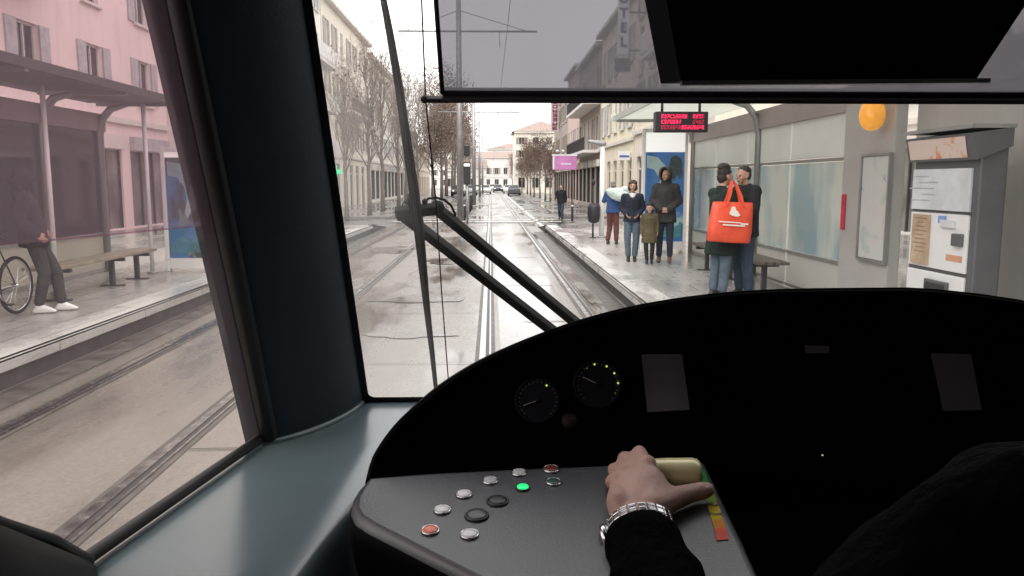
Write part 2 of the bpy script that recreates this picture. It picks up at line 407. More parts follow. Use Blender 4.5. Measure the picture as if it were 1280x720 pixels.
def building(name, label, xf, n, y0, y1, h, wall, floors, cols, gf=3.6, win=(1.0, 1.7), shut=None, balc=(), depth=9, roof='flat', gf_style='door', band=None, base=0.0, rooftile=M_tile, pane_parts=False, ww=None):
    """street building: n is the outward x direction of its facade, floors above a ground floor of height gf"""
    root = thing(name, label, 'building', (xf, (y0+y1)/2, base))
    L = y1-y0; fh = (h-gf-.7)/floors; cw = L/cols
    P = lambda u, d, z: V((n*d, u-L/2, z))
    b = MB(); ops = []
    for c in range(cols):
        uc = (c+.5)*cw
        gw, g0, g1 = {'door': (min(1.5, cw*.55), .0, 2.7), 'arch': (cw*.5, .0, 3.1), 'shop': (cw*.82, .35, 2.9), 'window': (min(1.3, cw*.5), .9, 2.7)}[gf_style]
        ops.append((uc-gw/2, uc+gw/2, max(g0, .01), g1, 'g'))
        for f in range(floors):
            zb = gf+f*fh+.75 if f not in balc else gf+f*fh+.15
            ops.append((uc-win[0]/2, uc+win[0]/2, zb, min(zb+win[1]+(.5 if f in balc else 0), gf+(f+1)*fh-.25), 'w'))
    us = sorted({0, L}|{round(o[k], 4) for o in ops for k in (0, 1)})
    zs = sorted({0, h}|{round(o[k], 4) for o in ops for k in (2, 3)})
    def inside(u, z): return any(o[0]-1e-3 < u < o[1]+1e-3 and o[2]-1e-3 < z < o[3]+1e-3 for o in ops)
    for i in range(len(us)-1):
        run = None
        for j in range(len(zs)-1):
            if inside((us[i]+us[i+1])/2, (zs[j]+zs[j+1])/2):
                if run is not None: b.face([P(us[i], 0, run), P(us[i+1], 0, run), P(us[i+1], 0, zs[j]), P(us[i], 0, zs[j])], wall); run = None
            elif run is None: run = zs[j]
        if run is not None: b.face([P(us[i], 0, run), P(us[i+1], 0, run), P(us[i+1], 0, h), P(us[i], 0, h)], wall)
    rv = .22
    for (a, c, z0, z1, k) in ops:      # reveals
        b.face([P(a, 0, z0), P(a, -rv, z0), P(a, -rv, z1), P(a, 0, z1)], wall); b.face([P(c, 0, z0), P(c, 0, z1), P(c, -rv, z1), P(c, -rv, z0)], wall)
        b.face([P(a, 0, z0), P(c, 0, z0), P(c, -rv, z0), P(a, -rv, z0)], M_trim); b.face([P(a, 0, z1), P(a, -rv, z1), P(c, -rv, z1), P(c, 0, z1)], wall)
    for u, s in ((0, 1), (L, -1)):
        b.face([P(u, 0, 0), P(u, -depth, 0), P(u, -depth, h), P(u, 0, h)], wall)
    b.face([P(0, -depth, 0), P(L, -depth, 0), P(L, -depth, h), P(0, -depth, h)], wall)
    if roof == 'flat': b.face([P(0, 0, h), P(L, 0, h), P(L, -depth, h), P(0, -depth, h)], M_slate)
    b.build('wall', root, recalc=False)
    # cornice, string course
    b = MB(); b.box(P(L/2, .16, h-.12), (.5, L+.2, .24), M_trim, bevel=.03); b.build('cornice', root)
    b = MB(); b.box(P(L/2, .06, gf+.05), (.16, L, .18), M_trim); b.build('string_course', root)
    if roof != 'flat':
        b = MB(); e = .45; rz = h+(2.2 if roof == 'hip' else 1.6); k = min(depth/2, L/2)-.1 if roof == 'hip' else 0
        A = [P(-e, e, h+.02), P(L+e, e, h+.02), P(L+e, -depth-e, h+.02), P(-e, -depth-e, h+.02)]; r0, r1 = P(k, -depth/2, rz), P(L-k, -depth/2, rz)
        for f in ([A[0], A[1], r1, r0], [A[2], A[3], r0, r1], [A[1], A[2], r1], [A[3], A[0], r0], A[::-1]): b.face(f, rooftile)
        b.build('roof', root)
    # windows
    for q, (a, c, z0, z1, k) in enumerate(ops):
        b = MB(); W, H = c-a, z1-z0; cx, cz = (a+c)/2, (z0+z1)/2
        if k == 'w' or gf_style == 'window':
            for (bu, bz, bw, bh) in [(-W/2+.03, 0, .06, H), (W/2-.03, 0, .06, H), (0, 0, .05, H-.12), (0, H/2-.03, W-.12, .06), (0, -H/2+.03, W-.12, .06)]:
                b.box((n*-.13, bu, bz), (.06, bw, bh), M_frame)
            if not pane_parts: b.face([(n*-.15, -W/2, -H/2), (n*-.15, W/2, -H/2), (n*-.15, W/2, H/2), (n*-.15, -W/2, H/2)], M_win)
            b.box((n*.03, 0, -H/2-.05), (.18, W+.2, .08), M_trim)
            if shut and (k == 'w'):
                op = random.random()
                if op < .7:
                    for s in (-1, 1): b.box((n*.03, s*(W/2+W*.24), 0), (.05, W*.46, H), shut)
                elif op < .9: b.box((n*-.06, 0, H*.22), (.03, W-.14, H*.55), shut)
            o = b.build('window', root, loc=P(cx, 0, cz))
            if pane_parts:
                b = MB(); b.face([(n*-.15, -W/2, -H/2), (n*-.15, W/2, -H/2), (n*-.15, W/2, H/2), (n*-.15, -W/2, H/2)], M_win); b.build('pane', o)
        elif gf_style == 'shop':
            for s in range(4): b.box((n*-.1, -W/2+s*W/3, 0), (.07, .07, H), M_iron)
            b.face([(n*-.14, -W/2, -H/2), (n*-.14, W/2, -H/2), (n*-.14, W/2, H/2), (n*-.14, -W/2, H/2)], M_shop)
            b.box((n*.1, 0, H/2+.25), (.2, W, .45), random.choice([M_shut2, M_rose, M_trim]))
            b.build('shop_front', root, loc=P(cx, 0, cz))
        else:
            b.box((n*-.17, 0, -.3), (.08, W, H-.6), M_door); b.face([(n*-.15, -W/2, H/2-.6), (n*-.15, W/2, H/2-.6), (n*-.15, W/2, H/2), (n*-.15, -W/2, H/2)], M_win)
            b.box((n*-.12, 0, H/2-.6), (.06, W, .08), M_frame); b.box((n*-.12, 0, -.3), (.03, .05, H-.6), M_frame)
            if gf_style == 'arch':
                pts = [(math.cos(t), math.sin(t)) for t in [math.pi*i/10 for i in range(11)]]
                b.loft([[(n*.05, r*W/2*px, H/2-W*.22+r*W*.26*pz) for px, pz in pts] for r in (1.0, 1.16)], M_trim, closed=False)
            b.build('door', root, loc=P(cx, 0, cz))
    for f in balc:
        zb = gf+f*fh
        spans = band or [(0.3, L-.3)]
        for (a, c) in spans:
            b = MB(); b.box(P((a+c)/2, .55, zb), (1.1, c-a, .18), M_balc); 
            b.box(P((a+c)/2, 1.06, zb+.55), (.06, c-a, .8), M_balc if ww else M_iron) if ww else None
            if not ww:
                k = max(2, int((c-a)/.16))
                for i in range(k+1): b.box(P(a+(c-a)*i/k, 1.05, zb+.5), (.02, .02, .8), M_iron)
                for z in (.15, .93): b.box(P((a+c)/2, 1.05, zb+z), (.035, c-a, .035), M_iron)
            b.build('balcony', root)
    return root

# left side, beyond the far platform
building('apartment_building', 'pink rendered apartment building with white balcony slabs behind the left shelter', -12.2, 1, 6, 31, 14.5, M_pink, 3, 7, win=(1.05, 1.5), balc=(1, 2), band=[(1, 16.5)], ww=1, gf=3.8, gf_style='shop', shut=M_shut2, pane_parts=True)
building('apartment_building', 'nearest tall cream apartment building on the left, with long balconies and a green pharmacy cross', -10.4, 1, 34, 51, 14.6, M_ivory, 4, 6, balc=(0, 1, 2), band=[(.6, 16.4)], ww=1, gf=3.4, gf_style='window', win=(1.1, 1.4), shut=M_shut2)
building('apartment_building', 'cream shuttered building second in the left row of the street', -10.4, 1, 51.2, 70, 13.4, M_cream, 3, 7, shut=M_shut, gf_style='arch', balc=(1,), band=[(4, 14)])
building('apartment_building', 'ivory shuttered building at the far end of the tall left row', -10.4, 1, 70.2, 96, 12.6, M_ivory, 3, 9, shut=M_shut2, gf_style='shop', roof='gable')
building('town_house', 'low grey house with tiled roof beyond the tall left row', -10.6, 1, 99, 118, 8.4, M_grey, 2, 6, shut=M_shut, roof='gable')
building('town_house', 'small sand coloured house among the trees far down the left side', -10.6, 1, 120, 140, 7.2, M_sand, 1, 6, shut=M_shut, roof='hip')
# right side
building('shop_building', 'pale grey building with shop windows directly behind the right shelter', 12.6, -1, 4, 25.5, 9.5, M_white, 2, 6, gf_style='shop', win=(1.1, 1.6), shut=M_shut2)
building('hotel_building', 'cream hotel with solid white balconies and a tall vertical sign on its corner', 7.2, -1, 26, 40.5, 15.5, M_cream, 4, 5, gf_style='arch', win=(1.0, 1.7), balc=(1, 2, 3), band=[(.4, 7.5)], ww=1, shut=M_shut, gf=4.2)
building('town_house', 'pale yellow house with arched doors just beyond the hotel', 7.2, -1, 40.7, 53, 11.2, M_yel, 2, 5, gf_style='arch', shut=M_shut2, win=(1.0, 1.8), gf=4.0)
building('town_house', 'taupe shuttered house with iron balconies beyond the yellow house', 7.2, -1, 53.2, 66, 10.9, M_taupe, 2, 5, gf_style='shop', shut=M_shut, balc=(0, 1), gf=3.9)
building('town_house', 'narrow rose coloured house in the right row of the street', 7.2, -1, 66.2, 76, 11.4, M_rose, 2, 4, gf_style='shop', shut=M_shut2, gf=3.9)
building('town_house', 'last taupe house of the tall right row carrying a vertical red sign', 7.2, -1, 76.2, 92, 10.6, M_taupe, 2, 6, gf_style='shop', shut=M_shut, gf=3.9)
building('town_house', 'sand coloured house half hidden by the right hand trees', 9.2, -1, 95, 122, 7.4, M_sand, 1, 8, shut=M_shut, roof='gable')
M_paleY = wall_mat('yellow_render_haze', (.84, .80, .70), streak=.12); M_paleR = wall_mat('rose_render_haze', (.74, .66, .63), streak=.12); M_paleG = wall_mat('grey_render_haze', (.72, .70, .67), streak=.12)  # paler wall colours stand in for distance haze on the end houses
# closing the view
def end_house(name, label, x, y, wx, dy, h, wall, floors, cols, roof, rz=0):
    r = building(name, label, 0, -1, 0, wx, h, {M_yel: M_paleY, M_rose: M_paleR}.get(wall, M_paleG), floors, cols, roof=roof, depth=dy, shut=M_shut, gf_style='window', gf=3.2)
    r.location = (x, y, 0); r.rotation_euler = (0, 0, R(90)+rz); return r
end_house('town_house', 'pale yellow square building with low hipped roof above the right hand trees', 8.8, 138, 9.5, 12, 10.4, M_yel, 3, 4, 'hip')
end_house('town_house', 'low rose house with tiled roof closing the end of the street', 1.5, 212, 16, 12, 8.4, M_rose, 1, 7, 'gable')
end_house('town_house', 'low cream house at the left end of the street behind parked cars', -5.5, 176, 9, 8, 5.2, M_ivory, 1, 4, 'gable')
end_house('town_house', 'distant taupe house behind the rose house at the street end', 12, 262, 26, 14, 12.5, M_taupe, 2, 9, 'hip')
end_house('town_house', 'distant grey house left of the rose house at the street end', -16, 250, 22, 14, 12.0, M_grey, 2, 8, 'hip')

# ------------------------------------------------------------------ lettering
def text_mesh(name, s, size, m, parent=None, loc=(0, 0, 0), rot=(R(90), 0, 0), ext=.01, align='CENTER', bold=0.0):
    cu = bpy.data.curves.new(name, 'FONT'); cu.body = s; cu.size = size; cu.extrude = ext; cu.align_x = align; cu.align_y = 'CENTER'; cu.offset = bold
    o = bpy.data.objects.new(name, cu); COL.objects.link(o)
    me = bpy.data.meshes.new_from_object(o.evaluated_get(bpy.context.evaluated_depsgraph_get()))
    bpy.data.objects.remove(o); bpy.data.curves.remove(cu)
    me.materials.clear(); me.materials.append(m)
    q = bpy.data.objects.new(name, me); COL.objects.link(q); q.location = loc; q.rotation_euler = rot
    if parent: q.parent = parent
    return q
M_signw = mat('sign_panel', (.80, .80, .84), .4, var=.05); M_let = mat('sign_letter', (.035, .035, .08), .4)
M_gbox = mat('sign_grey_box', (.12, .11, .125), .4, var=.2, scale=3)
hs = thing('hotel_sign', 'tall narrow white blade sign with dark vertical letters on the hotel front', 'sign', (6.12, 38, 7.0))
b = MB(); b.box((0, 0, 2.65), (.50, .16, 3.9), M_signw, bevel=.02); b.build('sign_panel', hs)
for k, ch in enumerate('HOTEL'): text_mesh('letter', ch, .58, M_let, hs, (0, -.095, 3.85-k*.65), bold=.022)
b = MB(); b.box((0, -.01, .25), (.72, .16, .6), M_gbox, bevel=.02); b.build('lower_panel', hs)
b = MB()
for z in (.9, 2.6, 4.2): b.bar((.25, 0, z), (1.1, 0, z), .06, .06, M_iron)
b.build('bracket', hs)
M_red = mat('sign_dark_red', (.24, .08, .12), .4, var=.2); M_pinkw = mat('sign_pale_pink', (.62, .5, .52), .5)
rs = thing('blade_sign', 'narrow vertical dark red blade sign high on the far right facade', 'sign', (6.6, 84, 7.1))
b = MB(); b.box((0, 0, 1.6), (.85, .2, 3.3), M_pinkw, bevel=.03); b.build('sign_panel', rs)
b = MB()
for k in range(7):
    z = .3+k*.44
    for (dx, dz, wd, hh) in random.sample([(-.2, 0, .12, .34), (.2, 0, .12, .34), (0, .13, .5, .09), (0, -.13, .5, .09), (0, 0, .42, .09)], 4): b.box((dx, -.12, z+dz), (wd, .05, hh), M_red)
b.build('sign_lettering', rs)
b = MB(); b.bar((.42, 0, .6), (.7, 0, .6), .08, .08, M_iron); b.bar((.42, 0, 2.6), (.7, 0, 2.6), .08, .08, M_iron); b.build('bracket', rs)
M_purp = mat('sign_purple', (.50, .20, .44), .35, var=.25, scale=1.2, emit=(.6, .22, .5), estr=.12)
ps = thing('shop_sign', 'purple illuminated shop sign on a post at the right pavement', 'sign', (5.0, 55, .12))
b = MB(); b.box((0, 0, 3.05), (1.65, .18, .95), M_purp, bevel=.03); b.build('sign_panel', ps)
b = MB(); b.box((-.74, -.1, 3.05), (.1, .05, .85), M_signw); b.box((.1, -.1, 2.97), (.7, .03, .08), M_signw); b.box((0, 0, 3.57), (1.7, .2, .1), M_signw); b.build('sign_lettering', ps)
b = MB(); b.tube([(.55, .12, 0), (.55, .12, 2.8)], .05, M_iron); b.build('post', ps)
for s in (-.5, -.1):
    b = MB(); b.tube([(s, 0, 3.6), (s, -.1, 3.8)], .03, M_iron, 6); b.hull([((s, -.14, 3.83), (.12, .16, .1))], M_signw, 1); b.build('spot_lamp', ps)
wsn = thing('shop_sign', 'white blade sign with a blue stripe on the yellow house', 'sign', (6.85, 41.5, 3.2))
b = MB(); b.box((0, 0, 0), (.62, .1, .46), M_signw, bevel=.02); b.build('sign_panel', wsn)
b = MB(); b.box((0, -.06, -.02), (.5, .02, .1), mat('sign_blue', (.08, .12, .35), .4)); b.build('sign_lettering', wsn)
b = MB(); b.bar((.3, 0, .1), (.4, 0, .1), .05, .05, M_iron); b.build('bracket', wsn)
M_green = mat('pharmacy_green', (.05, .5, .22), .4, emit=(.06, .9, .42), estr=.9)
gx = thing('pharmacy_cross', 'lit green pharmacy cross on the near cream building at left', 'sign', (-9.6, 50, 2.5))
b = MB(); b.box((0, 0, 0), (.26, .12, .8), M_green); b.box((-.265, 0, 0), (.27, .12, .27), M_green); b.box((.265, 0, 0), (.27, .12, .27), M_green); b.build('cross_panel', gx)
b = MB(); b.bar((-.4, 0, 0), (-.75, 0, 0), .05, .05, M_iron); b.build('bracket', gx)

# ------------------------------------------------------------------ trees
M_bark = mat('bark', (.20, .17, .145), .8, var=.4, scale=9, bump=.5)
M_twig = mat('twig', (.24, .195, .165), .85, var=.3, scale=2.0, c2=(.34, .27, .225))
M_dry = mat('dry_leaf', (.13, .075, .055), .8, var=.45, scale=1.2, c2=(.20, .125, .09))
def tree_proto(seed, h, spread, trunk_h, twigs, leafy, tr=.13):
    rnd = random.Random(seed); tb = MB(); cb = MB()
    tips = []
    def branch(b, p, d, L, r, lvl, seg):
        pts = [p]; n = 4 if lvl < 2 else 3; q = p.copy(); dd = d.copy()
        for i in range(n):
            dd = (dd+V((rnd.uniform(-.18, .18), rnd.uniform(-.18, .18), rnd.uniform(0, .16)))).normalized()
            q = q+dd*(L/n); pts.append(q.copy())
        b.tube(pts, [r*(1-.75*i/n) for i in range(n+1)], M_bark if lvl < 2 else M_twig, seg, caps=False)
        if lvl >= 3: tips.append(q); return
        k = [0, 5, 5][lvl] if lvl else 0
        for i in range(k):
            t = rnd.uniform(.3, 1.0); bp = pts[min(n, max(1, round(t*n)))]
            a = rnd.uniform(0, 6.28); up = rnd.uniform(.35, .9)
            nd = (dd*.55+V((math.cos(a)*spread, math.sin(a)*spread, up))*.7).normalized()
            branch(b, bp, nd, L*rnd.uniform(.45, .7), r*.45, lvl+1, 4 if lvl == 1 else 3)
    # trunk
    pts = []; n = 7
    for i in range(n+1):
        z = trunk_h+(h*.55 if i == n else 0) if False else (h*.82)*i/n
        pts.append(V((rnd.uniform(-.05, .05)*i*.6, rnd.uniform(-.05, .05)*i*.6, z)))
    tb.tube(pts, [tr*(1.25 if i == 0 else 1)*(1-.85*(i/n)**1.1) for i in range(n+1)], M_bark, 8)
    nb = 22
    for i in range(nb):
        t = trunk_h/(h*.82)+(1-trunk_h/(h*.82))*(i+.5)/nb
        j = min(n-1, int(t*n)); bp = pts[j].lerp(pts[j+1], t*n-j)
        a = i*2.4+rnd.uniform(-.4, .4); u = rnd.uniform(.5, 1.1)
        L = h*.30*(1.15-.7*t)*rnd.uniform(.75, 1.2)
        branch(cb, bp, V((math.cos(a)*spread, math.sin(a)*spread, u)).normalized(), L, tr*.36*(1.1-.6*t), 1, 5)
    for i in range(twigs):
        p = rnd.choice(tips)+V((rnd.gauss(0, .3), rnd.gauss(0, .3), rnd.gauss(0, .3)))*(h/9)
        d = V((rnd.gauss(0, 1), rnd.gauss(0, 1), rnd.gauss(.5, 1))).normalized()*rnd.uniform(.25, .6)
        cb.tube([p, p+d*.5+V((0, 0, .03)), p+d], [.007, .006, .003], M_twig, 3, caps=False)
    for i in range(leafy):
        p = rnd.choice(tips)+V((rnd.gauss(0, .35), rnd.gauss(0, .35), rnd.gauss(0, .4)))*(h/8)
        a = V((rnd.gauss(0, 1), rnd.gauss(0, 1), rnd.gauss(0, 1))).normalized(); c = a.orthogonal().normalized(); s = rnd.uniform(.05, .13)
        cb.face([p-a*s, p+c*s*.6, p+a*s, p-c*s*.6], M_dry)
    return tb, cb
def make_tree(name, label, group, seed, *a, **k):
    t = thing(name, label, 'tree', (0, 0, -50), group); tb, cb = tree_proto(seed, *a, **k)
    tb.build('trunk', t, recalc=False); cb.build('crown', t, recalc=False); return t
bare = [make_tree('bare_tree', '', 'bare street trees along the left pavement', s, 9.0+s*.4, .42, 2.3, 700, 60) for s in (1, 2, 3)]
bush = [make_tree('street_tree', '', 'brown winter trees along the street', 10+s, 9.5+s*1.2, .75, 2.4, 350, 2600, tr=.16) for s in (0, 1, 2)]
used = set()
def place(protos, k, x, y, lab, sc, group):
    p = protos[k]; rz = random.uniform(0, 6.28)
    if k not in used or protos is bush and ('b', k) not in used:
        key = k if protos is bare else ('b', k)
        if key not in used:
            used.add(key); p.location = (x, y, .05); p.rotation_euler = (0, 0, rz); p.scale = (sc,)*3; p['label'] = lab; p['group'] = group; return
    dup(p, (x, y, .05), rz, lab, group, sc)
words_l = ['first bare tree from the left pillar, in front of the near cream building', 'bare tree with tall trunk beside the wiper, second along the left pavement', 'third bare tree along the left pavement, just left of the wiper blade',
           'fourth bare tree along the left pavement, behind the wiper blade', 'fifth bare tree along the left pavement', 'sixth bare tree along the left pavement, farthest of the bare ones']
for k, (x, y, s) in enumerate([(-6.7, 37.5, .78), (-6.4, 42.5, .92), (-6.5, 48.5, 1.0), (-6.3, 55, .98), (-6.5, 62, 1.05), (-6.3, 70, 1.05)]):
    place(bare, k % 3, x, y, words_l[k], s, 'bare street trees along the left pavement')
used = {0, 1, 2}
gl = 'brown winter trees in the left row'; gr = 'brown winter trees in the right row'
for k, (x, y, s) in enumerate([(-5.7, 80, .86), (-5.5, 90, 1.05), (-5.6, 101, 1.32), (-5.4, 113, 1.35), (-5.6, 126, 1.4), (-5.3, 140, 1.38), (-5.5, 156, 1.35), (-5.3, 174, 1.3), (-7.5, 104, 1.3), (-7.4, 122, 1.4)]):
    place(bush, k % 3, x, y, 'bushy brown winter tree in the left row beyond the signal post', s, gl)
for k, (x, y, s) in enumerate([(5.3, 72, .50), (5.4, 80, .56), (5.4, 89, .6), (5.3, 99, .62), (5.4, 110, .66), (5.5, 122, .68), (5.2, 136, .66), (4.9, 150, .64), (4.6, 168, .62)]):
    place(bush, k % 3, x, y, 'small brown winter tree in the right row between the facades and the road', s, gr)

# ------------------------------------------------------------------ poles, wires, signals
M_pole = mat('galvanised_steel', (.42, .42, .43), .45, .6, var=.15, scale=3); M_blk = mat('signal_black', (.016, .016, .018), .5)
M_wire = mat('wire', (.05, .05, .05), .5)
def pole_thing(x, y, h, label, r=.17):
    t = thing('catenary_pole', label, 'pole', (x, y, 0), 'overhead line poles between the tracks')
    b = MB(); b.tube([(0, 0, .01), (0, 0, h)], [r, r*.72], M_pole, 14); b.lathe([(r*1.7, .01), (r*1.7, .06), (r*1.2, .1)], (0, 0, 0), (0, 0, 1), M_pole); b.build('pole', t)
    b = MB(); za = h*.83; b.tube([(-2.7, 0, za), (3.5, 0, za)], .045, M_pole, 8); b.tube([(-2.4, 0, za), (0, 0, za+.9)], .018, M_pole, 6); b.tube([(3.1, 0, za), (0, 0, za+.9)], .018, M_pole, 6)
    for xx in (-1.75, 1.82): b.tube([(xx, 0, za), (xx+.02, 0, za-.7)], .02, M_pole, 6); 
    b.build('cross_arm', t)
    b = MB(); b.tube([(0, 0, h), (0, 0, h+.12)], [r*.75, .02], M_pole, 10); b.build('cap', t)
pole_thing(-1.42, 37, 10.3, 'nearest overhead line pole with a long cross arm, rising behind the roller blind', .155)
pole_thing(-1.3, 62, 8.6, 'second overhead line pole, thinner and just right of the tram signal', .15)
pole_thing(-1.3, 92, 8.6, 'third overhead line pole far down the street', .14)
pole_thing(-1.3, 125, 8.6, 'farthest overhead line pole at the end of the straight', .14)
for x, lab in ((.49, 'thin overhead contact wire above the near track'), (-3.05, 'thin overhead contact wire above the far track')):
    b = MB(); pts = [(x, y, 6.35+.25*math.cos((y-37)/27*2*math.pi)*.3) for y in range(-10, 200, 5)]
    b.tube(pts, .009, M_wire, 5); tag(b.build('contact_wire'), lab, 'wire')
sg = thing('tram_signal', 'black tram signal on a slim post with its white bar lit', 'signal', (-1.07, 36.2, 0))
b = MB(); b.tube([(0, 0, .01), (0, 0, 2.0)], .05, M_pole, 8); b.build('post', sg)
M_lit = mat('signal_white_light', (.9, .9, .88), .3, emit=(1, .98, .94), estr=2.0)
b = MB(); b.box((0, 0, 2.25), (.32, .22, 1.0), M_blk, bevel=.03); b.box((0, 0, 3.25), (.26, .2, .46), M_blk, bevel=.03); b.tube([(0, .06, 2.0), (0, .06, 3.5)], .035, M_pole, 6); b.build('signal_head', sg)
b = MB(); b.box((0, -.125, 2.62), (.26, .03, .1), M_lit); b.build('signal_lamp', sg)
M_bollard = mat('bollard_paint', (.09, .09, .095), .4)
b0 = None
for k, (x, y, lab) in enumerate([(-1.3, 39.3, 'dark bollard standing behind the tram signal'), (-1.35, 43.5, 'dark bollard beyond the crossing, second from the signal'), (-1.4, 48, 'dark bollard beyond the crossing, third from the signal'), (3.9, 38.5, 'dark bollard at the right end of the crossing')]):
    if b0 is None:
        b0 = tag_root = thing('bollard', lab, 'bollard', (x, y, .0), 'bollards at the crossing')
        b = MB(); b.lathe([(.06, .01), (.055, .8), (.07, .82), (.07, .88), (.045, .93), (.05, .98), (.02, 1.02)], (0, 0, 0), (0, 0, 1), M_bollard, 12); b.build('post', b0)
        b = MB(); b.lathe([(.058, .70), (.061, .72), (.061, .76), (.058, .78)], (0, 0, 0), (0, 0, 1), M_signw, 12); b.build('band', b0)
    else: dup(b0, (x, y, .0), 0, lab)
# low railing beside the signal
rl = thing('pedestrian_railing', 'low dark railing between the tracks behind the tram signal', 'railing', (-1.3, 52, 0))
b = MB()
for i in range(7): b.tube([(0, i*1.2-3.6, .01), (0, i*1.2-3.6, 1.0)], .025, M_iron, 6)
b.build('posts_frame', rl)
b = MB(); b.tube([(0, -3.6, 1.0), (0, 3.6, 1.0)], .03, M_iron, 6); b.tube([(0, -3.6, .5), (0, 3.6, .5)], .02, M_iron, 6); b.build('rail_bar', rl)

# ------------------------------------------------------------------ cars
M_tyre = mat('tyre', (.015, .015, .015), .8); M_hub = mat('hub', (.35, .35, .36), .35, .8); M_cg = mat('car_glass', (.02, .024, .028), .06)
M_hl = mat('headlight', (.8, .8, .78), .2, emit=(1, .97, .9), estr=1.2); M_tl = mat('tail_light', (.4, .02, .02), .3)
def car_body(paint):
    """hatchback, local x across, nose towards -y"""
    b = MB(); secs = []
    prof = [(-2.05, .42, .62, .70), (-1.95, .28, .78, .82), (-1.2, .22, .92, .86), (-.95, .22, .96, .87), (.0, .22, .98, .88), (1.2, .22, 1.0, .87), (1.9, .26, 1.0, .84), (2.05, .42, .88, .78)]
    for y, z0, z1, hw in prof:
        secs.append([(-hw*.92, y, z0), (-hw, y, z0+.15), (-hw, y, z1-.15), (-hw*.9, y, z1), (hw*.9, y, z1), (hw, y, z1-.15), (hw, y, z0+.15), (hw*.92, y, z0)])
    b.loft(secs, paint, True, True)
    b.loft([[(-.76, -1.0, .95), (-.6, -.25, 1.42), (-.58, 1.0, 1.46), (-.66, 1.75, 1.0)], [(.76, -1.0, .95), (.6, -.25, 1.42), (.58, 1.0, 1.46), (.66, 1.75, 1.0)]], paint, False, False)
    return b
def make_car(label, cat_group, paint):
    t = thing('parked_car', label, 'car', (0, 0, 0), cat_group)
    car_body(paint).build('body', t)
    b = MB()
    b.face([(-.70, -.93, 1.0), (.70, -.93, 1.0), (.56, -.29, 1.41), (-.56, -.29, 1.41)], M_cg); b.build('windscreen', t)
    b.bm.free() if False else None
    b = MB(); b.face([(-.60, 1.69, 1.05), (.60, 1.69, 1.05), (.53, 1.06, 1.44), (-.53, 1.06, 1.44)], M_cg); b.build('rear_window', t)
    for s in (-1, 1):
        b = MB(); b.face([(s*.79, -.92, .98), (s*.615, -.25, 1.40), (s*.595, .98, 1.44), (s*.70, 1.66, 1.02)], M_cg); b.build('side_window', t)
        b = MB(); b.hull([((s*.58, -2.0, .70), (.16, .05, .07))], M_hl, 1); b.build('headlight', t)
        b = MB(); b.hull([((s*.66, 2.0, .82), (.1, .05, .1))], M_tl, 1); b.build('tail_light', t)
        for y in (-1.3, 1.25):
            b = MB(); b.lathe([(.24, -.1), (.31, -.1), (.32, 0), (.31, .1), (.24, .1)], (s*.78, y, .32), (1, 0, 0), M_tyre, 16); o = b.build('wheel', t)
            b = MB(); b.lathe([(.02, .0), (.22, .01), (.23, -.03)], (s*.89, y, .32), (s, 0, 0), M_hub, 12); b.build('rim', o)
    return t
paints = {'white': (.72, .72, .71), 'silver': (.42, .42, .43), 'black': (.02, .02, .022), 'dark grey': (.09, .09, .095), 'dark green': (.03, .06, .05)}
PM = {k: mat('car_paint_'+k.replace(' ', '_'), c, .25, var=.05, coat=.5) for k, c in paints.items()}
cars = [('white', -.9, 128, 0, 'white car with lit headlights driving in the road at the far end'), ('silver', -2.9, 119, 0, 'silver hatchback waiting on the left side at the street end'), ('black', 1.3, 150, 0, 'black car facing the tram in the middle of the far road'),
        ('white', 2.9, 132, 0, 'white hatchback parked in front of the right hand trees'), ('dark grey', 3.2, 112, math.pi, 'dark grey hatchback parked beneath the first right hand trees'), ('dark green', 3.4, 121, 0, 'dark green car parked between the grey and white ones at right'),
        ('silver', .3, 166, 0, 'silver car farthest away in the middle of the road'), ('white', -2.6, 155, 0, 'white car farthest away on the left of the road'), ('black', -4.4, 108, 0, 'black hatchback parked at the left trees')]
protos = {}
for pn, x, y, rz, lab in cars:
    if pn not in protos:
        protos[pn] = make_car(lab, 'cars at the end of the street', PM[pn]); protos[pn].location = (x, y, .03); protos[pn].rotation_euler = (0, 0, rz)
    else: dup(protos[pn], (x, y, .03), rz, lab)
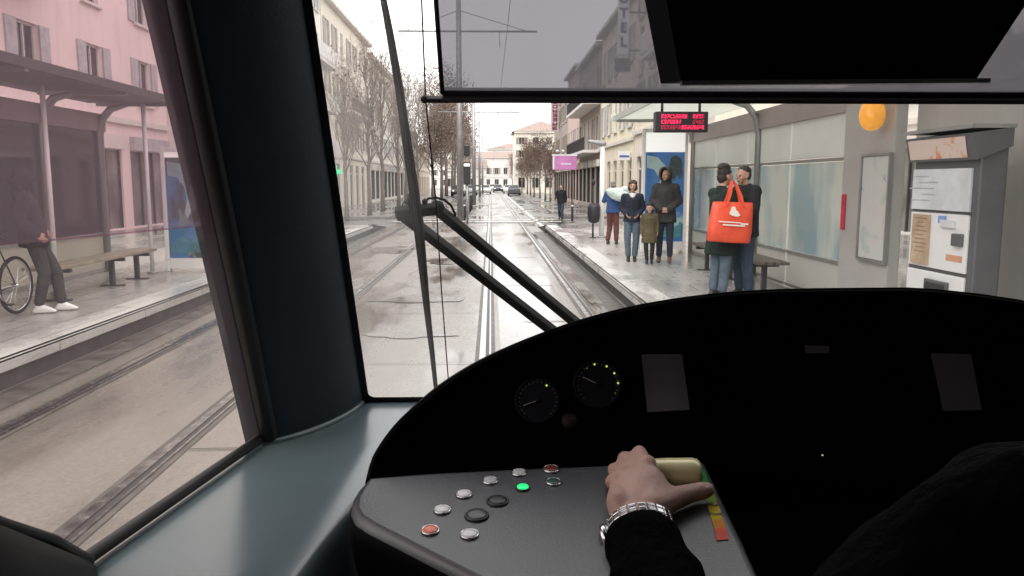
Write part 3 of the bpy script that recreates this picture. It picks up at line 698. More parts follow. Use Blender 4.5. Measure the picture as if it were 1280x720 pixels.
# ------------------------------------------------------------------ platform furniture
M_alu = mat('shelter_aluminium', (.30, .30, .295), .38, .5, var=.12, scale=2); M_dkmet = mat('dark_metal', (.055, .055, .058), .45, .3, var=.2, scale=3)
M_canu = None; M_canf = mat('canopy_fascia', (.46, .48, .43), .4, var=.1)
M_gpan = mat('grey_panel', (.40, .385, .37), .5, var=.1, scale=1.5); M_frost = None
M_beamp = mat('back_beam', (.36, .30, .29), .5, var=.1, scale=1)
def printed_glass(name, c1, c2, dens, scale=1.6, seed=0):
    """glass panel printed with loose pale and blue-grey shapes, partly see-through"""
    m, nt, out = new_mat(name); tc = N(nt, 'ShaderNodeTexCoord')
    mp = N(nt, 'ShaderNodeMapping'); mp.inputs['Location'].default_value = (seed, seed*2, 0); mp.inputs['Scale'].default_value = (1, 1.2, .45); nt.links.new(tc.outputs['Object'], mp.inputs[0])
    n1 = N(nt, 'ShaderNodeTexNoise', Scale=scale, Detail=3.0); nt.links.new(mp.outputs[0], n1.inputs['Vector'])
    r = N(nt, 'ShaderNodeMapRange'); r.inputs[1].default_value = .42; r.inputs[2].default_value = .60; nt.links.new(n1.outputs[0], r.inputs[0])
    c = N(nt, 'ShaderNodeMix', data_type='RGBA'); c.inputs[6].default_value = rgba(c1); c.inputs[7].default_value = rgba(c2); nt.links.new(r.outputs[0], c.inputs[0])
    p = N(nt, 'ShaderNodeBsdfPrincipled', Roughness=.12); nt.links.new(c.outputs[2], p.inputs['Base Color'])
    t = N(nt, 'ShaderNodeBsdfTransparent'); t.inputs[0].default_value = (.86, .9, .88, 1)
    x = N(nt, 'ShaderNodeMixShader'); x.inputs[0].default_value = dens
    nt.links.new(t.outputs[0], x.inputs[1]); nt.links.new(p.outputs[0], x.inputs[2]); nt.links.new(x.outputs[0], out.inputs[0]); return m
def milk(name, c, fac, spec=.3):
    m, nt, out = new_mat(name); p = N(nt, 'ShaderNodeBsdfPrincipled', Roughness=.3); p.inputs['Base Color'].default_value = rgba(c); p.inputs['Specular IOR Level'].default_value = spec
    tc = N(nt, 'ShaderNodeTexCoord'); n1 = N(nt, 'ShaderNodeTexNoise', Scale=1.3, Detail=5.0); nt.links.new(tc.outputs['Object'], n1.inputs['Vector'])
    mx = N(nt, 'ShaderNodeMix', data_type='RGBA'); mx.inputs[6].default_value = rgba(c, .88); mx.inputs[7].default_value = rgba(c, 1.06); nt.links.new(n1.outputs[0], mx.inputs[0]); nt.links.new(mx.outputs[2], p.inputs['Base Color'])
    t = N(nt, 'ShaderNodeBsdfTranslucent'); nt.links.new(mx.outputs[2], t.inputs[0])
    x = N(nt, 'ShaderNodeMixShader'); x.inputs[0].default_value = fac; nt.links.new(p.outputs[0], x.inputs[1]); nt.links.new(t.outputs[0], x.inputs[2]); nt.links.new(x.outputs[0], out.inputs[0]); return m
M_canu = milk('canopy_glass', (.80, .82, .77), .62); M_frost = milk('frosted_glass', (.80, .80, .77), .6); M_candark = mat('canopy_metal', (.16, .15, .15), .6, var=.2, scale=1.5); M_lowr = milk('pale_low_glass', (.70, .69, .65), .5); M_lowg = milk('beige_glass', (.62, .58, .52), .5)
M_pglass = printed_glass('printed_glass', (.62, .645, .62), (.22, .38, .47), .60, 1.2)
M_clear = glass_mat('clear_glass', (.84, .9, .87), 1.0, .02, (.6, .64, .62), .12)
M_smoke = glass_mat('smoked_glass', (.30, .28, .29), 1.0, .05, (.10, .09, .095), .45)

def shelter(label, xb, n, xf, y0, y1, ycols, zc, panels, base=.30, fascia=M_canf, canopy=None, cr=.07):
    canopy = canopy or M_canu
    """n: direction from back wall (xb) towards the track, xf: front edge of canopy"""
    t = thing('tram_shelter', label, 'shelter', (xb, (y0+y1)/2, base)); B = t.location
    b = MB(); s = n; tip = .06
    prof = lambda y: [(xb-s*.25, y, zc+.02), (xf, y, zc), (xf, y, zc+tip), ((xb+xf)/2, y, zc+.2), (xb-s*.25, y, zc+.14)]
    b.loft([prof(y0), prof(y1)], canopy, True, True, False); b.build('canopy', t, B)
    b = MB(); b.box((xf+s*.015, (y0+y1)/2, zc+.04), (.035, y1-y0+.06, .12), fascia); b.box(((xf+xb)/2, y1+.02, zc+.07), (abs(xf-xb)+.2, .04, .16), fascia); b.build('fascia', t, B)
    for yc in ycols:
        b = MB(); b.tube([(xb, yc, base), (xb, yc, zc-.55), (xb+s*.06, yc, zc-.28), (xb+s*.22, yc, zc-.1), (xb+s*.5, yc, zc-.02)], [cr, cr, cr, cr*.9, cr*.7], M_alu, 12); b.build('column', t, B)
        b = MB(); b.bar((xb, yc, zc-.01), (xf, yc, zc-.01), .09, .09, M_alu); b.build('roof_beam', t, B)
    b = MB(); b.box((xb-s*.02, (y0+y1)/2, zc-.33), (.10, y1-y0, .30), M_beamp); b.build('back_beam', t, B)
    for (ya, yb, z0, z1, m, nm) in panels:
        b = MB(); b.box((xb-s*.03, (ya+yb)/2, (z0+z1)/2), (.02, yb-ya-.06, z1-z0-.01), m); o = b.build(nm, t, B)
        b = MB(); b.box((xb-s*.03, (ya+yb)/2, z0-.025), (.05, yb-ya-.06, .045), M_alu); b.build('panel_rail', t, B)
    return t
zc = 3.2
pr = []
for a, c in [(9.9, 11.9), (11.9, 13.9), (13.9, 15.9), (15.9, 17.6)]:
    pr += [(a, c, .85, 2.12, M_pglass, 'glass_panel'), (a, c, 2.17, 2.85, M_frost, 'frosted_panel'), (a, c, .36, .80, M_lowr, 'low_panel')]
pr += [(3.4, 5.9, .36, 3.1, M_gpan, 'solid_panel'), (5.9, 8.4, .36, 3.1, M_gpan, 'solid_panel')]
shelter('long tram shelter on the right platform with printed glass back and pale canopy', 4.42, -1, 2.74, 3.0, 17.9, [3.4, 5.9, 13.3, 17.6], zc, pr, cr=.06)
b = MB()
# poster case on the shelter wall
ip = thing('information_panel', 'broad grey panel with a pale timetable poster between the glass and the ticket machine', 'information panel', (4.28, 9.15, .30)); B = ip.location
b = MB(); b.box((4.29, 9.0, 1.72), (.14, 1.2, 2.84), M_gpan, bevel=.02); b.build('panel', ip, B)
def poster_mat(name, base, marks, mscale, seed, glow=0.0):
    m, nt, out = new_mat(name); p = N(nt, 'ShaderNodeBsdfPrincipled', Roughness=.25); tc = N(nt, 'ShaderNodeTexCoord')
    mp = N(nt, 'ShaderNodeMapping'); mp.inputs['Location'].default_value = (seed, seed, seed); nt.links.new(tc.outputs['Object'], mp.inputs[0])
    col = None
    for i, (c, lo, hi) in enumerate(marks):
        n1 = N(nt, 'ShaderNodeTexNoise', Scale=mscale*(1+.6*i), Detail=3.0, Distortion=.8); nt.links.new(mp.outputs[0], n1.inputs['Vector'])
        r = N(nt, 'ShaderNodeMapRange'); r.inputs[1].default_value = lo; r.inputs[2].default_value = hi; nt.links.new(n1.outputs[0], r.inputs[0])
        x = N(nt, 'ShaderNodeMix', data_type='RGBA'); x.inputs[7].default_value = rgba(c); nt.links.new(r.outputs[0], x.inputs[0])
        if col: nt.links.new(col, x.inputs[6])
        else: x.inputs[6].default_value = rgba(base)
        col = x.outputs[2]
    nt.links.new(col, p.inputs['Base Color'])
    if glow: nt.links.new(col, p.inputs['Emission Color']); p.inputs['Emission Strength'].default_value = glow
    nt.links.new(p.outputs[0], out.inputs[0]); return m
M_time = poster_mat('timetable_paper', (.55, .56, .54), [((.44, .5, .48), .5, .6), ((.22, .36, .50), .66, .72)], 3.0, 4.2)
b = MB(); b.box((4.205, 8.72, 1.57), (.02, .60, 1.12), M_time); o = b.build('poster', ip, B)
b = MB()
for dy in (-.33, .33): b.box((4.20, 8.72+dy*.97, 1.57), (.04, .03, 1.18), M_alu)
for dz in (-.63, .63): b.box((4.20, 8.72, 1.57+dz*.92), (.04, .61, .03), M_alu)
b.build('poster_frame', ip, B)
M_rsk = mat('red_sticker', (.5, .03, .06), .4, var=.2)
b = MB(); b.box((4.21, 9.50, 1.50), (.02, .10, .42), M_rsk, bevel=.008); b.build('red_strip', ip, B)
M_amb = mat('amber_glow', (.75, .30, .03), .25, emit=(1, .45, .08), estr=.42, var=.3, scale=9)
al = thing('amber_reflection_globe', 'added orange globe standing in for a windscreen reflection, before the grey information panel', 'lamp', (4.03, 8.52, 2.56)); B = al.location  # glowing globe added in place of an orange reflection on the windscreen
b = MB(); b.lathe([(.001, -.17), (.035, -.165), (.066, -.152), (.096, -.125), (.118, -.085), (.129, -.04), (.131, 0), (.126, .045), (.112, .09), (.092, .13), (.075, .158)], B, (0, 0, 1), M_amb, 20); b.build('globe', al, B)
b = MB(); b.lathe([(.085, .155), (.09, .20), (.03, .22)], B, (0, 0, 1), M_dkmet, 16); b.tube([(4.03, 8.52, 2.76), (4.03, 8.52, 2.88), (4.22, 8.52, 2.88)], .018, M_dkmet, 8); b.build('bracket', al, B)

# departure display under the canopy
M_ledb = mat('display_black', (.012, .010, .012), .35); M_led = mat('led_red', (.4, .01, .04), .5, emit=(1, .02, .12), estr=1.1); M_led2 = mat('led_red_dim', (.2, .01, .03), .5, emit=(1, .02, .12), estr=.35)
dd = thing('departure_display', 'black display hanging under the canopy with three rows of red lit characters', 'display', (3.02, 12.9, 2.66)); B = dd.location
b = MB(); b.box((3.02, 12.9, 2.80), (.84, .18, .32), M_ledb, bevel=.012); b.build('case', dd, B)
b = MB()
for x in (2.72, 3.32): b.tube([(x, 12.9, 2.96), (x, 12.9, 3.2)], .022, M_dkmet, 8)
b.build('hanger', dd, B)
rnd = random.Random(3); bb = MB(); bd = MB()
for row, (z, spans) in enumerate([(2.885, [(2.70, 3.10), (3.20, 3.40)]), (2.80, [(2.70, 3.02), (3.20, 3.40)]), (2.715, [(2.70, 3.40)])]):
    for (a, c) in spans:
        x = a
        while x < c-.03:
            for i in range(3):
                for j in range(5):
                    if rnd.random() < .74:
                        dim = (row == 1 and a > 3.1) or (row == 2 and x < 2.98)
                        (bd if dim else bb).box((x+i*.0125, 12.805, z-.026+j*.013), (.0115, .012, .012), M_led2 if dim else M_led)
            x += .046
bb.build('lit_characters', dd, B); bd.build('dim_characters', dd, B)

# benches
M_wood = mat('bench_wood', (.10, .075, .06), .4, var=.35, scale=4); M_wood2 = mat('bench_wood_pale', (.26, .21, .16), .5, var=.3, scale=4)
def bench(label, x, y0, y1, mw, legs):
    t = thing('bench', label, 'bench', (x, (y0+y1)/2, .30)); B = t.location
    b = MB()
    for i in range(4): b.box((x-.165+i*.11, (y0+y1)/2, .755), (.095, y1-y0, .045), mw, bevel=.01)
    b.build('seat', t, B)
    for y in legs:
        b = MB(); b.box((x, y, .70), (.40, .06, .05), M_dkmet); b.box((x, y, .50), (.07, .07, .40), M_dkmet, bevel=.01); b.box((x, y, .31), (.34, .1, .015), M_dkmet); b.build('leg', t, B)
    return t
bench('long dark bench under the right shelter behind the couple with the orange bag', 3.84, 10.7, 14.4, M_wood, [11.1, 12.7, 14.1])
bench('pale wooden bench on the left platform seen through the side window', -5.72, 10.2, 13.3, M_wood2, [10.6, 12.15, 13.0])

# advertising panels
M_blue = poster_mat('blue_poster', (.015, .17, .58), [((.50, .70, .74), .53, .58), ((.02, .08, .12), .62, .66)], 1.15, 6.6, .45)
M_blue2 = poster_mat('blue_poster_two', (.015, .22, .60), [((.03, .05, .09), .56, .60), ((.30, .36, .42), .64, .68)], 1.3, 9.1, .35)
M_white2 = mat('panel_white', (.78, .77, .75), .35, var=.04)
M_adpale = mat('poster_pale', (.62, .72, .72), .4, var=.25, scale=5, emit=(.6, .7, .72), estr=.3); M_addark = mat('poster_dark_leaves', (.02, .07, .09), .4, var=.6, scale=9); M_adteal = mat('poster_teal', (.12, .42, .50), .4, var=.3, scale=4, emit=(.1, .4, .5), estr=.25)
M_head = mat('header_added_glow', (.8, .79, .77), .4, var=.03, emit=(1, .99, .97), estr=.55)  # glow added to brighten header and posters shaded by the canopy
def ad_panel(label, xc, y, wd, h, mp, zsplit):
    t = thing('advertising_panel', label, 'poster panel', (xc, y, .30)); B = t.location
    b = MB()
    for s in (-1, 1): b.box((xc+s*(wd/2-.03), y, .30+h/2), (.07, .14, h), M_white2, bevel=.015)
    b.box((xc, y, .30+h-.04), (wd-.14, .14, .08), M_white2); b.box((xc, y, .44), (wd-.14, .13, .18), M_white2); b.build('frame', t, B)
    b = MB(); b.box((xc, y, (.53+zsplit)/2), (wd-.13, .06, zsplit-.54), mp)
    x0, W_, z0, H_ = xc-wd/2+.08, wd-.16, .56, zsplit-.60; S = lambda q, h: [(x0+W_*u, y-.031-h, z0+H_*v_) for u, v_ in q]
    b.face(S([(.02, .98), (.30, .96), (.52, .86), (.60, .70), (.55, .52), (.40, .40), (.34, .46), (.40, .58), (.36, .72), (.22, .82), (.02, .84)], .001), M_adpale)
    b.face(S([(.60, .86), (.66, .96), (.80, .985), (.95, .93), (.98, .78), (.90, .70), (.82, .76), (.76, .68), (.66, .74)], .002), M_addark)
    b.face(S([(.02, .04), (.98, .04), (.98, .20), (.80, .16), (.62, .24), (.45, .15), (.25, .21), (.02, .14)], .001), M_adteal); b.build('poster', t, B)
    b = MB(); b.box((xc, y, (zsplit+.30+h-.08)/2), (wd-.13, .08, .30+h-.08-zsplit), M_head); b.build('header', t, B)
    b = MB(); b.box((xc, y-.035, (.53+zsplit)/2), (wd-.13, .006, zsplit-.55), M_clear); b.build('glass_cover', t, B)
    return t
ad_panel('tall white framed blue poster panel closing the far end of the right shelter', 3.86, 17.9, 1.0, 2.72, M_blue, 2.52)
ad_panel('blue poster panel at the far end of the left shelter', -5.22, 14.2, .98, 2.15, M_blue2, 2.28)

# left shelter
pl = []
for a, c in [(4.6, 7.2), (7.2, 9.8), (9.8, 12.4), (12.4, 14.2)]:
    pl += [(a, c, .98, 2.85, M_smoke, 'smoked_panel'), (a, c, .36, .93, M_lowg, 'frosted_panel')]
shelter('tram shelter on the left platform with smoked glass back seen through the side window', -6.75, 1, -5.45, 3.0, 14.4, [4.6, 7.2, 9.8, 12.4, 14.2], 3.2, pl, fascia=M_dkmet, canopy=M_candark)
pp = thing('shelter_post', 'slim white post between the left bench and the blue poster panel', 'post', (-5.85, 13.9, .30)); 
b = MB(); b.tube([(0, 0, 0), (0, 0, 2.86)], .035, M_white2, 10); b.lathe([(.09, 0), (.09, .02), (.04, .03)], (0, 0, 0), (0, 0, 1), M_alu); b.build('post', pp)
pp = thing('shelter_post', 'white post left of the pale bench support in the left shelter', 'post', (-6.1, 11.3, .30))
b = MB(); b.tube([(0, 0, 0), (0, 0, 2.86)], .035, M_white2, 10); b.lathe([(.09, 0), (.09, .02), (.04, .03)], (0, 0, 0), (0, 0, 1), M_alu); b.build('post', pp)

# post and litter bag stand on the right platform
wp = thing('lamp_post', 'slim white post at the far end of the right platform beside the walking person', 'lamp post', (3.12, 22.6, .30))
b = MB(); b.tube([(0, 0, 0), (0, 0, 2.55)], [.075, .06], M_white2, 12); b.lathe([(.13, 0), (.13, .03), (.08, .06)], (0, 0, 0), (0, 0, 1), M_alu); b.build('post', wp)
b = MB(); b.hull([((0, 0, 2.62), (.11, .11, .09)), ((-.34, 0, 2.68), (.09, .09, .05))], M_alu, 2); b.build('lamp_head', wp)
lb = thing('litter_bin', 'black rounded litter bin on a thin dark stem left of the white post', 'bin', (2.86, 22.4, .30))
b = MB(); b.tube([(0, .05, 0), (0, .05, 1.5)], .025, M_blk, 8); b.lathe([(.1, 0), (.1, .02), (.03, .03)], (0, .05, 0), (0, 0, 1), M_blk); b.hull([((0, .05, 1.55), (.06, .05, .1))], M_blk, 1); b.build('stem', lb)
b = MB(); b.lathe([(.06, .42), (.15, .47), (.18, .62), (.18, .86), (.14, .97), (.12, .97), (.12, .8), (.02, .78)], (0, -.12, 0), (0, 0, 1), M_blk, 16); b.build('bucket', lb)

# ticket machine (face towards the track, -x)
M_tmw = mat('machine_white', (.66, .655, .65), .35, var=.06, scale=2); M_tmd = mat('machine_dark', (.085, .085, .09), .4, var=.15, scale=2)
M_tmo = poster_mat('machine_header_print', (.62, .50, .44), [((.62, .25, .12), .55, .63)], 5.0, 2.0); M_tmb = mat('machine_brown_print', (.42, .27, .17), .4, var=.3, scale=5, c2=(.5, .40, .28))
M_soft = mat('machine_print_grey', (.36, .36, .39), .5); M_softb = mat('machine_print_brown', (.27, .18, .12), .5); M_tms = mat('machine_screen', (.52, .53, .56), .12, var=.15, scale=3)
tm = thing('ticket_machine', 'white fronted ticket machine in a dark surround with an orange lettered header', 'ticket machine', (3.86, 6.52, .30)); B = tm.location
X0, ya, yb = 3.70, 6.04, 6.96; yc = (ya+yb)/2
b = MB(); b.box((X0+.11, yc, 1.21), (.22, .94, 1.82), M_tmd, bevel=.02); b.build('cabinet', tm, B)
b = MB(); secs = [[(X0-.05, y, 2.02), (X0-.09, y, 2.22), (X0+.22, y, 2.26), (X0+.22, y, 2.121)] for y in (ya-.05, yb+.02)]
b.loft(secs, M_tmd, True, True, False); b.box((X0+.07, yc, 2.27), (.34, 1.02, .03), M_alu); b.build('hood', tm, B)
b = MB(); b.face([(X0-.058, ya+.06, 2.04), (X0-.058, yb-.02, 2.04), (X0-.090, yb-.02, 2.20), (X0-.090, ya+.06, 2.20)], M_tmo); b.build('header_sign', tm, B)
b = MB(); b.box((X0-.012, yc+.02, 1.79), (.03, .84, .34), M_tms, bevel=.008); b.build('screen', tm, B)
b = MB(); b.box((X0-.008, yc+.02, 1.37), (.024, .84, .46), M_tmw, bevel=.006); o = b.build('control_panel', tm, B)
b = MB(); b.box((X0-.026, yc+.25, 1.37), (.02, .27, .42), M_tmb); b.build('brown_notice', o, B)
b = MB(); b.box((X0-.03, yc-.30, 1.40), (.04, .13, .10), M_tmd, bevel=.01); b.build('card_reader', o, B)
b = MB(); b.box((X0-.03, yc-.15, 1.52), (.02, .2, .06), M_tms); b.build('coin_plate', o, B)
b = MB(); b.box((X0-.012, yc+.02, .80), (.03, .84, .62), M_tmw, bevel=.012); o = b.build('lower_panel', tm, B)
b = MB(); b.box((X0-.035, yc-.05, .985), (.03, .34, .13), M_tmd, bevel=.01); b.box((X0-.045, yc-.05, .985), (.02, .28, .08), M_blk); b.build('ticket_tray', o, B)
b = MB()
for k in range(5): b.box((X0-.0275, yc+.34-.10*(k % 2)-.05, 1.90-.05*k), (.003, .20+.09*((k*7) % 3), .010), M_soft)
b.build('screen_text', tm, B)
b = MB()
for k in range(9): b.box((X0-.0375, yc+.25, 1.55-.035*k), (.003, .20-.05*((k*5) % 3), .008), M_softb)
b.box((X0-.021, yc-.25, 1.25), (.004, .22, .05), mat('machine_label_orange', (.55, .28, .16), .5)); b.box((X0-.021, yc-.05, 1.55), (.004, .12, .06), mat('machine_label_blue', (.15, .25, .5), .5)); b.build('labels', tm, B)
b = MB(); b.box((X0-.006, yc+.02, 1.605), (.03, .86, .012), M_tmd); b.build('seam', tm, B)
b = MB(); b.box((X0+.11, yc, .305), (.24, .96, .05), M_dkmet); b.build('plinth', tm, B)
# ------------------------------------------------------------------ people
def skin_mat(name, c):
    m = mat(name, c, .5, var=.12, scale=18, bump=.08, bscale=160, spec=.35)
    return m
M_skin = skin_mat('skin', (.50, .29, .215)); M_skin2 = skin_mat('skin_warm', (.48, .27, .20))
M_eye = mat('eye_dark', (.015, .012, .012), .2); M_lip = mat('lip', (.32, .12, .10), .4)
M_hairD = mat('hair_dark', (.022, .016, .013), .55, var=.5, scale=30, bump=.6, bscale=90); M_hairB = mat('hair_brown', (.06, .036, .024), .55, var=.5, scale=30, bump=.6, bscale=90); M_hairG = mat('hair_grey', (.22, .20, .18), .6, var=.3, scale=30, bump=.5, bscale=90)
def cloth(name, c, rough=.85, var=.22, bump=.35): return mat('cloth_'+name, c, rough, var=var, scale=7, bump=bump, bscale=26, spec=.25)
C_black = cloth('black', (.018, .018, .021)); C_navy = cloth('navy', (.022, .026, .042)); C_green = cloth('dark_green', (.013, .023, .018)); C_olive = cloth('olive', (.105, .085, .05)); C_grey = cloth('dark_grey', (.045, .043, .042))
C_jean = cloth('jeans', (.038, .056, .088)); C_jeanL = cloth('pale_jeans', (.095, .13, .17)); C_jeanD = cloth('dark_jeans', (.035, .042, .065)); C_blue = cloth('blue', (.04, .09, .22)); C_rust = cloth('rust_trousers', (.13, .05, .045)); C_white = cloth('white', (.7, .69, .66)); C_char = cloth('charcoal', (.028, .027, .028))
M_shoeD = mat('shoe_dark', (.02, .018, .018), .5, var=.3, scale=8); M_shoeW = mat('shoe_white', (.72, .71, .69), .45, var=.08, scale=8); M_boot = mat('boot_brown', (.12, .065, .035), .55, var=.3, scale=8)

def J0():
    return dict(pelvis=V((0, 0, .94)), waist=V((0, .005, 1.08)), chest=V((0, .0, 1.27)), neck=V((0, .01, 1.47)), head=V((0, -.02, 1.635)),
        shL=V((.172, .005, 1.405)), shR=V((-.172, .005, 1.405)), elL=V((.225, .03, 1.14)), elR=V((-.225, .03, 1.14)), wrL=V((.225, -.05, .90)), wrR=V((-.225, -.05, .90)),
        hipL=V((.09, 0, .91)), hipR=V((-.09, 0, .91)), knL=V((.095, -.02, .50)), knR=V((-.095, -.02, .50)), anL=V((.10, .02, .09)), anR=V((-.10, .02, .09)),
        face=0.0, nod=0.0, toe=V((0, -1, 0)))
HS = [1.0]
def head_part(mb, hc, Hm, m):
    t = MB()
    t.hull([((0, .015, .035), (.073, .093, .083)), ((0, -.02, .0), (.066, .075, .085))], m, 3)
    t.hull([((0, -.035, -.02), (.058, .058, .07)), ((0, -.058, -.085), (.030, .026, .024))], m, 2)
    t.hull([((0, -.097, .012), (.009, .010, .012)), ((0, -.112, -.022), (.014, .014, .011))], m, 2)          # nose
    for s in (-1, 1):
        t.hull([((s*.074, .012, -.002), (.009, .017, .028)), ((s*.071, .0, -.03), (.007, .01, .012))], m, 2)       # ears
        t.hull([((s*.03, -.084, .020), (.020, .012, .009))], m, 2)                                              # brow
        t.hull([((s*.031, -.078, .004), (.013, .013, .009))], m, 2)                                             # eyeball lid
        t.hull([((s*.036, -.066, -.03), (.022, .022, .02))], m, 2)
    t.hull([((0, -.092, -.053), (.023, .012, .007))], m, 2); t.hull([((0, -.090, -.064), (.019, .012, .007))], m, 2)
    for v in t.bm.verts: v.co = hc+Hm @ v.co*HS[0]
    mb._merge(t.bm, m)
def hand_part(mb, wr, d, thumb, m, s=1.0, curl=.45, tr=None):
    """relaxed hand: d along the forearm, thumb = direction the thumb side faces"""
    d = d.normalized(); th = (thumb-d*thumb.dot(d)).normalized(); pn = d.cross(th)
    L = .085*s; a = wr
    mb.hull([(wr, .026*s), (wr+d*L*.5+th*.018*s, .018*s), (wr+d*L*.5-th*.02*s, .016*s), (wr+d*L+th*.026*s, .013*s), (wr+d*L-th*.028*s, .012*s)], m, 1)
    for k, (o, fl) in enumerate([(.028, .070), (.009, .078), (-.010, .072), (-.029, .056)]):
        p = wr+d*L+th*o*s; dd = d.copy(); ln = fl*s
        for j, f in enumerate((.45, .32, .28)):
            ax = th; q = Quaternion(ax, -curl*(.7+.3*j)); dd = q @ dd
            p2 = p+dd*ln*f; r0 = (.0095-.0008*j)*s
            mb.hull([(p, r0), (p2, r0*.92)], m, 1); p = p2
    p = wr+d*L*.25+th*.026*s; p2 = p+(d*.6+th*.55)*.042*s; p3 = p2+(d*.9+th*.2)*.034*s
    mb.hull([(p, .015*s), (p2, .0115*s)], m, 1); mb.hull([(p2, .0115*s), (p3, .009*s)], m, 1)
def face_mats(o, hc, Hm, ms):
    me = o.data; inv = Hm.inverted(); me.materials.clear()
    for m in ms: me.materials.append(m)
    for p in me.polygons:
        q = inv @ (p.center-hc); k = 0
        if q.y < -.06:
            for s in (-1, 1):
                if abs(q.x-s*.031) < .011 and abs(q.z-.004) < .0055: k = 1
            if abs(q.x) < .022 and abs(q.z+.0585) < .007 and q.y < -.075: k = 2
        p.material_index = k
def head_mat(J): return Matrix.Rotation(J['face'], 3, 'Z') @ Matrix.Rotation(J['nod'], 3, 'X')
def body(J, parent, skin, voxel=.007, hands=True, legs=True, handspec=None):
    b = MB(); H = lambda *x: b.hull(list(x), skin, 2)
    H((J['pelvis'], (.145, .095, .10)), (J['waist'], (.125, .085, .06))); H((J['waist'], (.125, .085, .06)), (J['chest'], (.16, .105, .13)))
    H((J['chest'], (.16, .10, .12)), (J['shL'].lerp(J['shR'], .2), .05), (J['shR'].lerp(J['shL'], .2), .05)); H((J['chest']+V((0, 0, .12)), .07), (J['neck'], .054)); H((J['neck'], .052), (J['head']+V((0, .015, -.06)), .05))
    Hm = head_mat(J); head_part(b, J['head'], Hm, skin)
    for s in 'LR':
        H((J['sh'+s], .052), (J['el'+s], .040)); H((J['el'+s], .040), (J['wr'+s], .026))
        if hands:
            d = J.get('hd'+s) or (J['wr'+s]-J['el'+s]); th = J.get('th'+s) or V((0, -1, .2))
            if not (handspec and handspec(b, s)): hand_part(b, J['wr'+s], d, th, skin, 1.0, J.get('curl', .45)*(1 if s == 'L' else -1)*(J.get('cs'+s, 1)))
        if legs:
            H((J['hip'+s], .082), (J['kn'+s], .055)); H((J['kn'+s], .055), (J['an'+s], .036))
            f = J['toe']; H((J['an'+s]+V((0, 0, -.03)), .035), (J['an'+s]+f*.12+V((0, 0, -.055)), (.03, .03, .018)))
    o = b.build('body', parent); remesh(o, voxel, 3, .5); face_mats(o, J['head'], Hm, [skin, M_eye, M_lip]); return o
def jacket(J, parent, m, hem=.80, flare=0.0, name='jacket', collar=True, hood=False, puff=0.0, sleeve=.93, jit=.010, voxel=.012):
    b = MB(); p = puff; H = lambda *x: b.hull(list(x), m, 2)
    H((J['chest']+V((0, 0, .06)), (.185+p, .125+p, .10)), (J['waist'], (.165+p, .120+p, .06)))
    H((J['chest']+V((0, 0, .09)), (.165, .11, .08)), (J['shL'], .066+p), (J['shR'], .066+p)); H((J['neck']+V((0, .01, -.05)), .085), (J['shL'].lerp(J['shR'], .25), .06), (J['shR'].lerp(J['shL'], .25), .06))
    hc = V((J['pelvis'].x, J['pelvis'].y, hem+.03))
    H((J['waist'], (.165+p, .120+p, .06)), (J['pelvis']+V((0, 0, -.02)), (.175+p+flare*.4, .128+p+flare*.3, .05)))
    if hem < .90: H((J['pelvis']+V((0, 0, -.02)), (.175+p+flare*.4, .128+p+flare*.3, .04)), (hc, (.180+p+flare, .135+p+flare*.8, .03)))
    if collar: H((J['neck']+V((0, .012, -.03)), (.078, .08, .035)), (J['neck']+V((0, .005, .03)), (.068, .07, .02)))
    if hood: H((J['neck']+V((0, .05, .0)), (.11, .07, .06)), (J['neck']+V((0, .10, -.05)), (.09, .05, .07)))
    for s in 'LR':
        w_ = J['el'+s].lerp(J['wr'+s], sleeve); H((J['sh'+s], .066+p*.8), (J['el'+s], .054+p*.8)); H((J['el'+s], .054+p*.8), (w_, .043+p*.6))
    o = b.build(name, parent); return remesh(o, voxel, 3, .5, jit, 11)
def trousers(J, parent, m, jit=.008, wide=0.0, cuff=.05):
    b = MB(); H = lambda *x: b.hull(list(x), m, 2)
    H((J['waist']+V((0, 0, -.04)), (.15, .11, .04)), (J['pelvis']+V((0, 0, -.03)), (.165, .118, .08)))
    for s in 'LR':
        H((J['pelvis']+(J['hip'+s]-J['pelvis'])*.9, .10), (J['kn'+s], .071+wide)); H((J['kn'+s], .071+wide), (J['an'+s]+V((0, 0, cuff)), .056+wide))
    o = b.build('trousers', parent); return remesh(o, .012, 3, .5, jit, 13)
def shoes(J, parent, m, name='shoe'):
    for s in 'LR':
        a = J['an'+s]; f = J['toe']; b = MB()
        b.hull([(a+V((0, 0, -.005)), (.042, .05, .04)), (a-f*.045+V((0, 0, -.06)), (.036, .038, .026)), (a+f*.14+V((0, 0, -.064)), (.042, .042, .022)), (a+f*.05+V((0, 0, -.03)), (.04, .04, .04))], m, 2)
        b.build(name, parent)
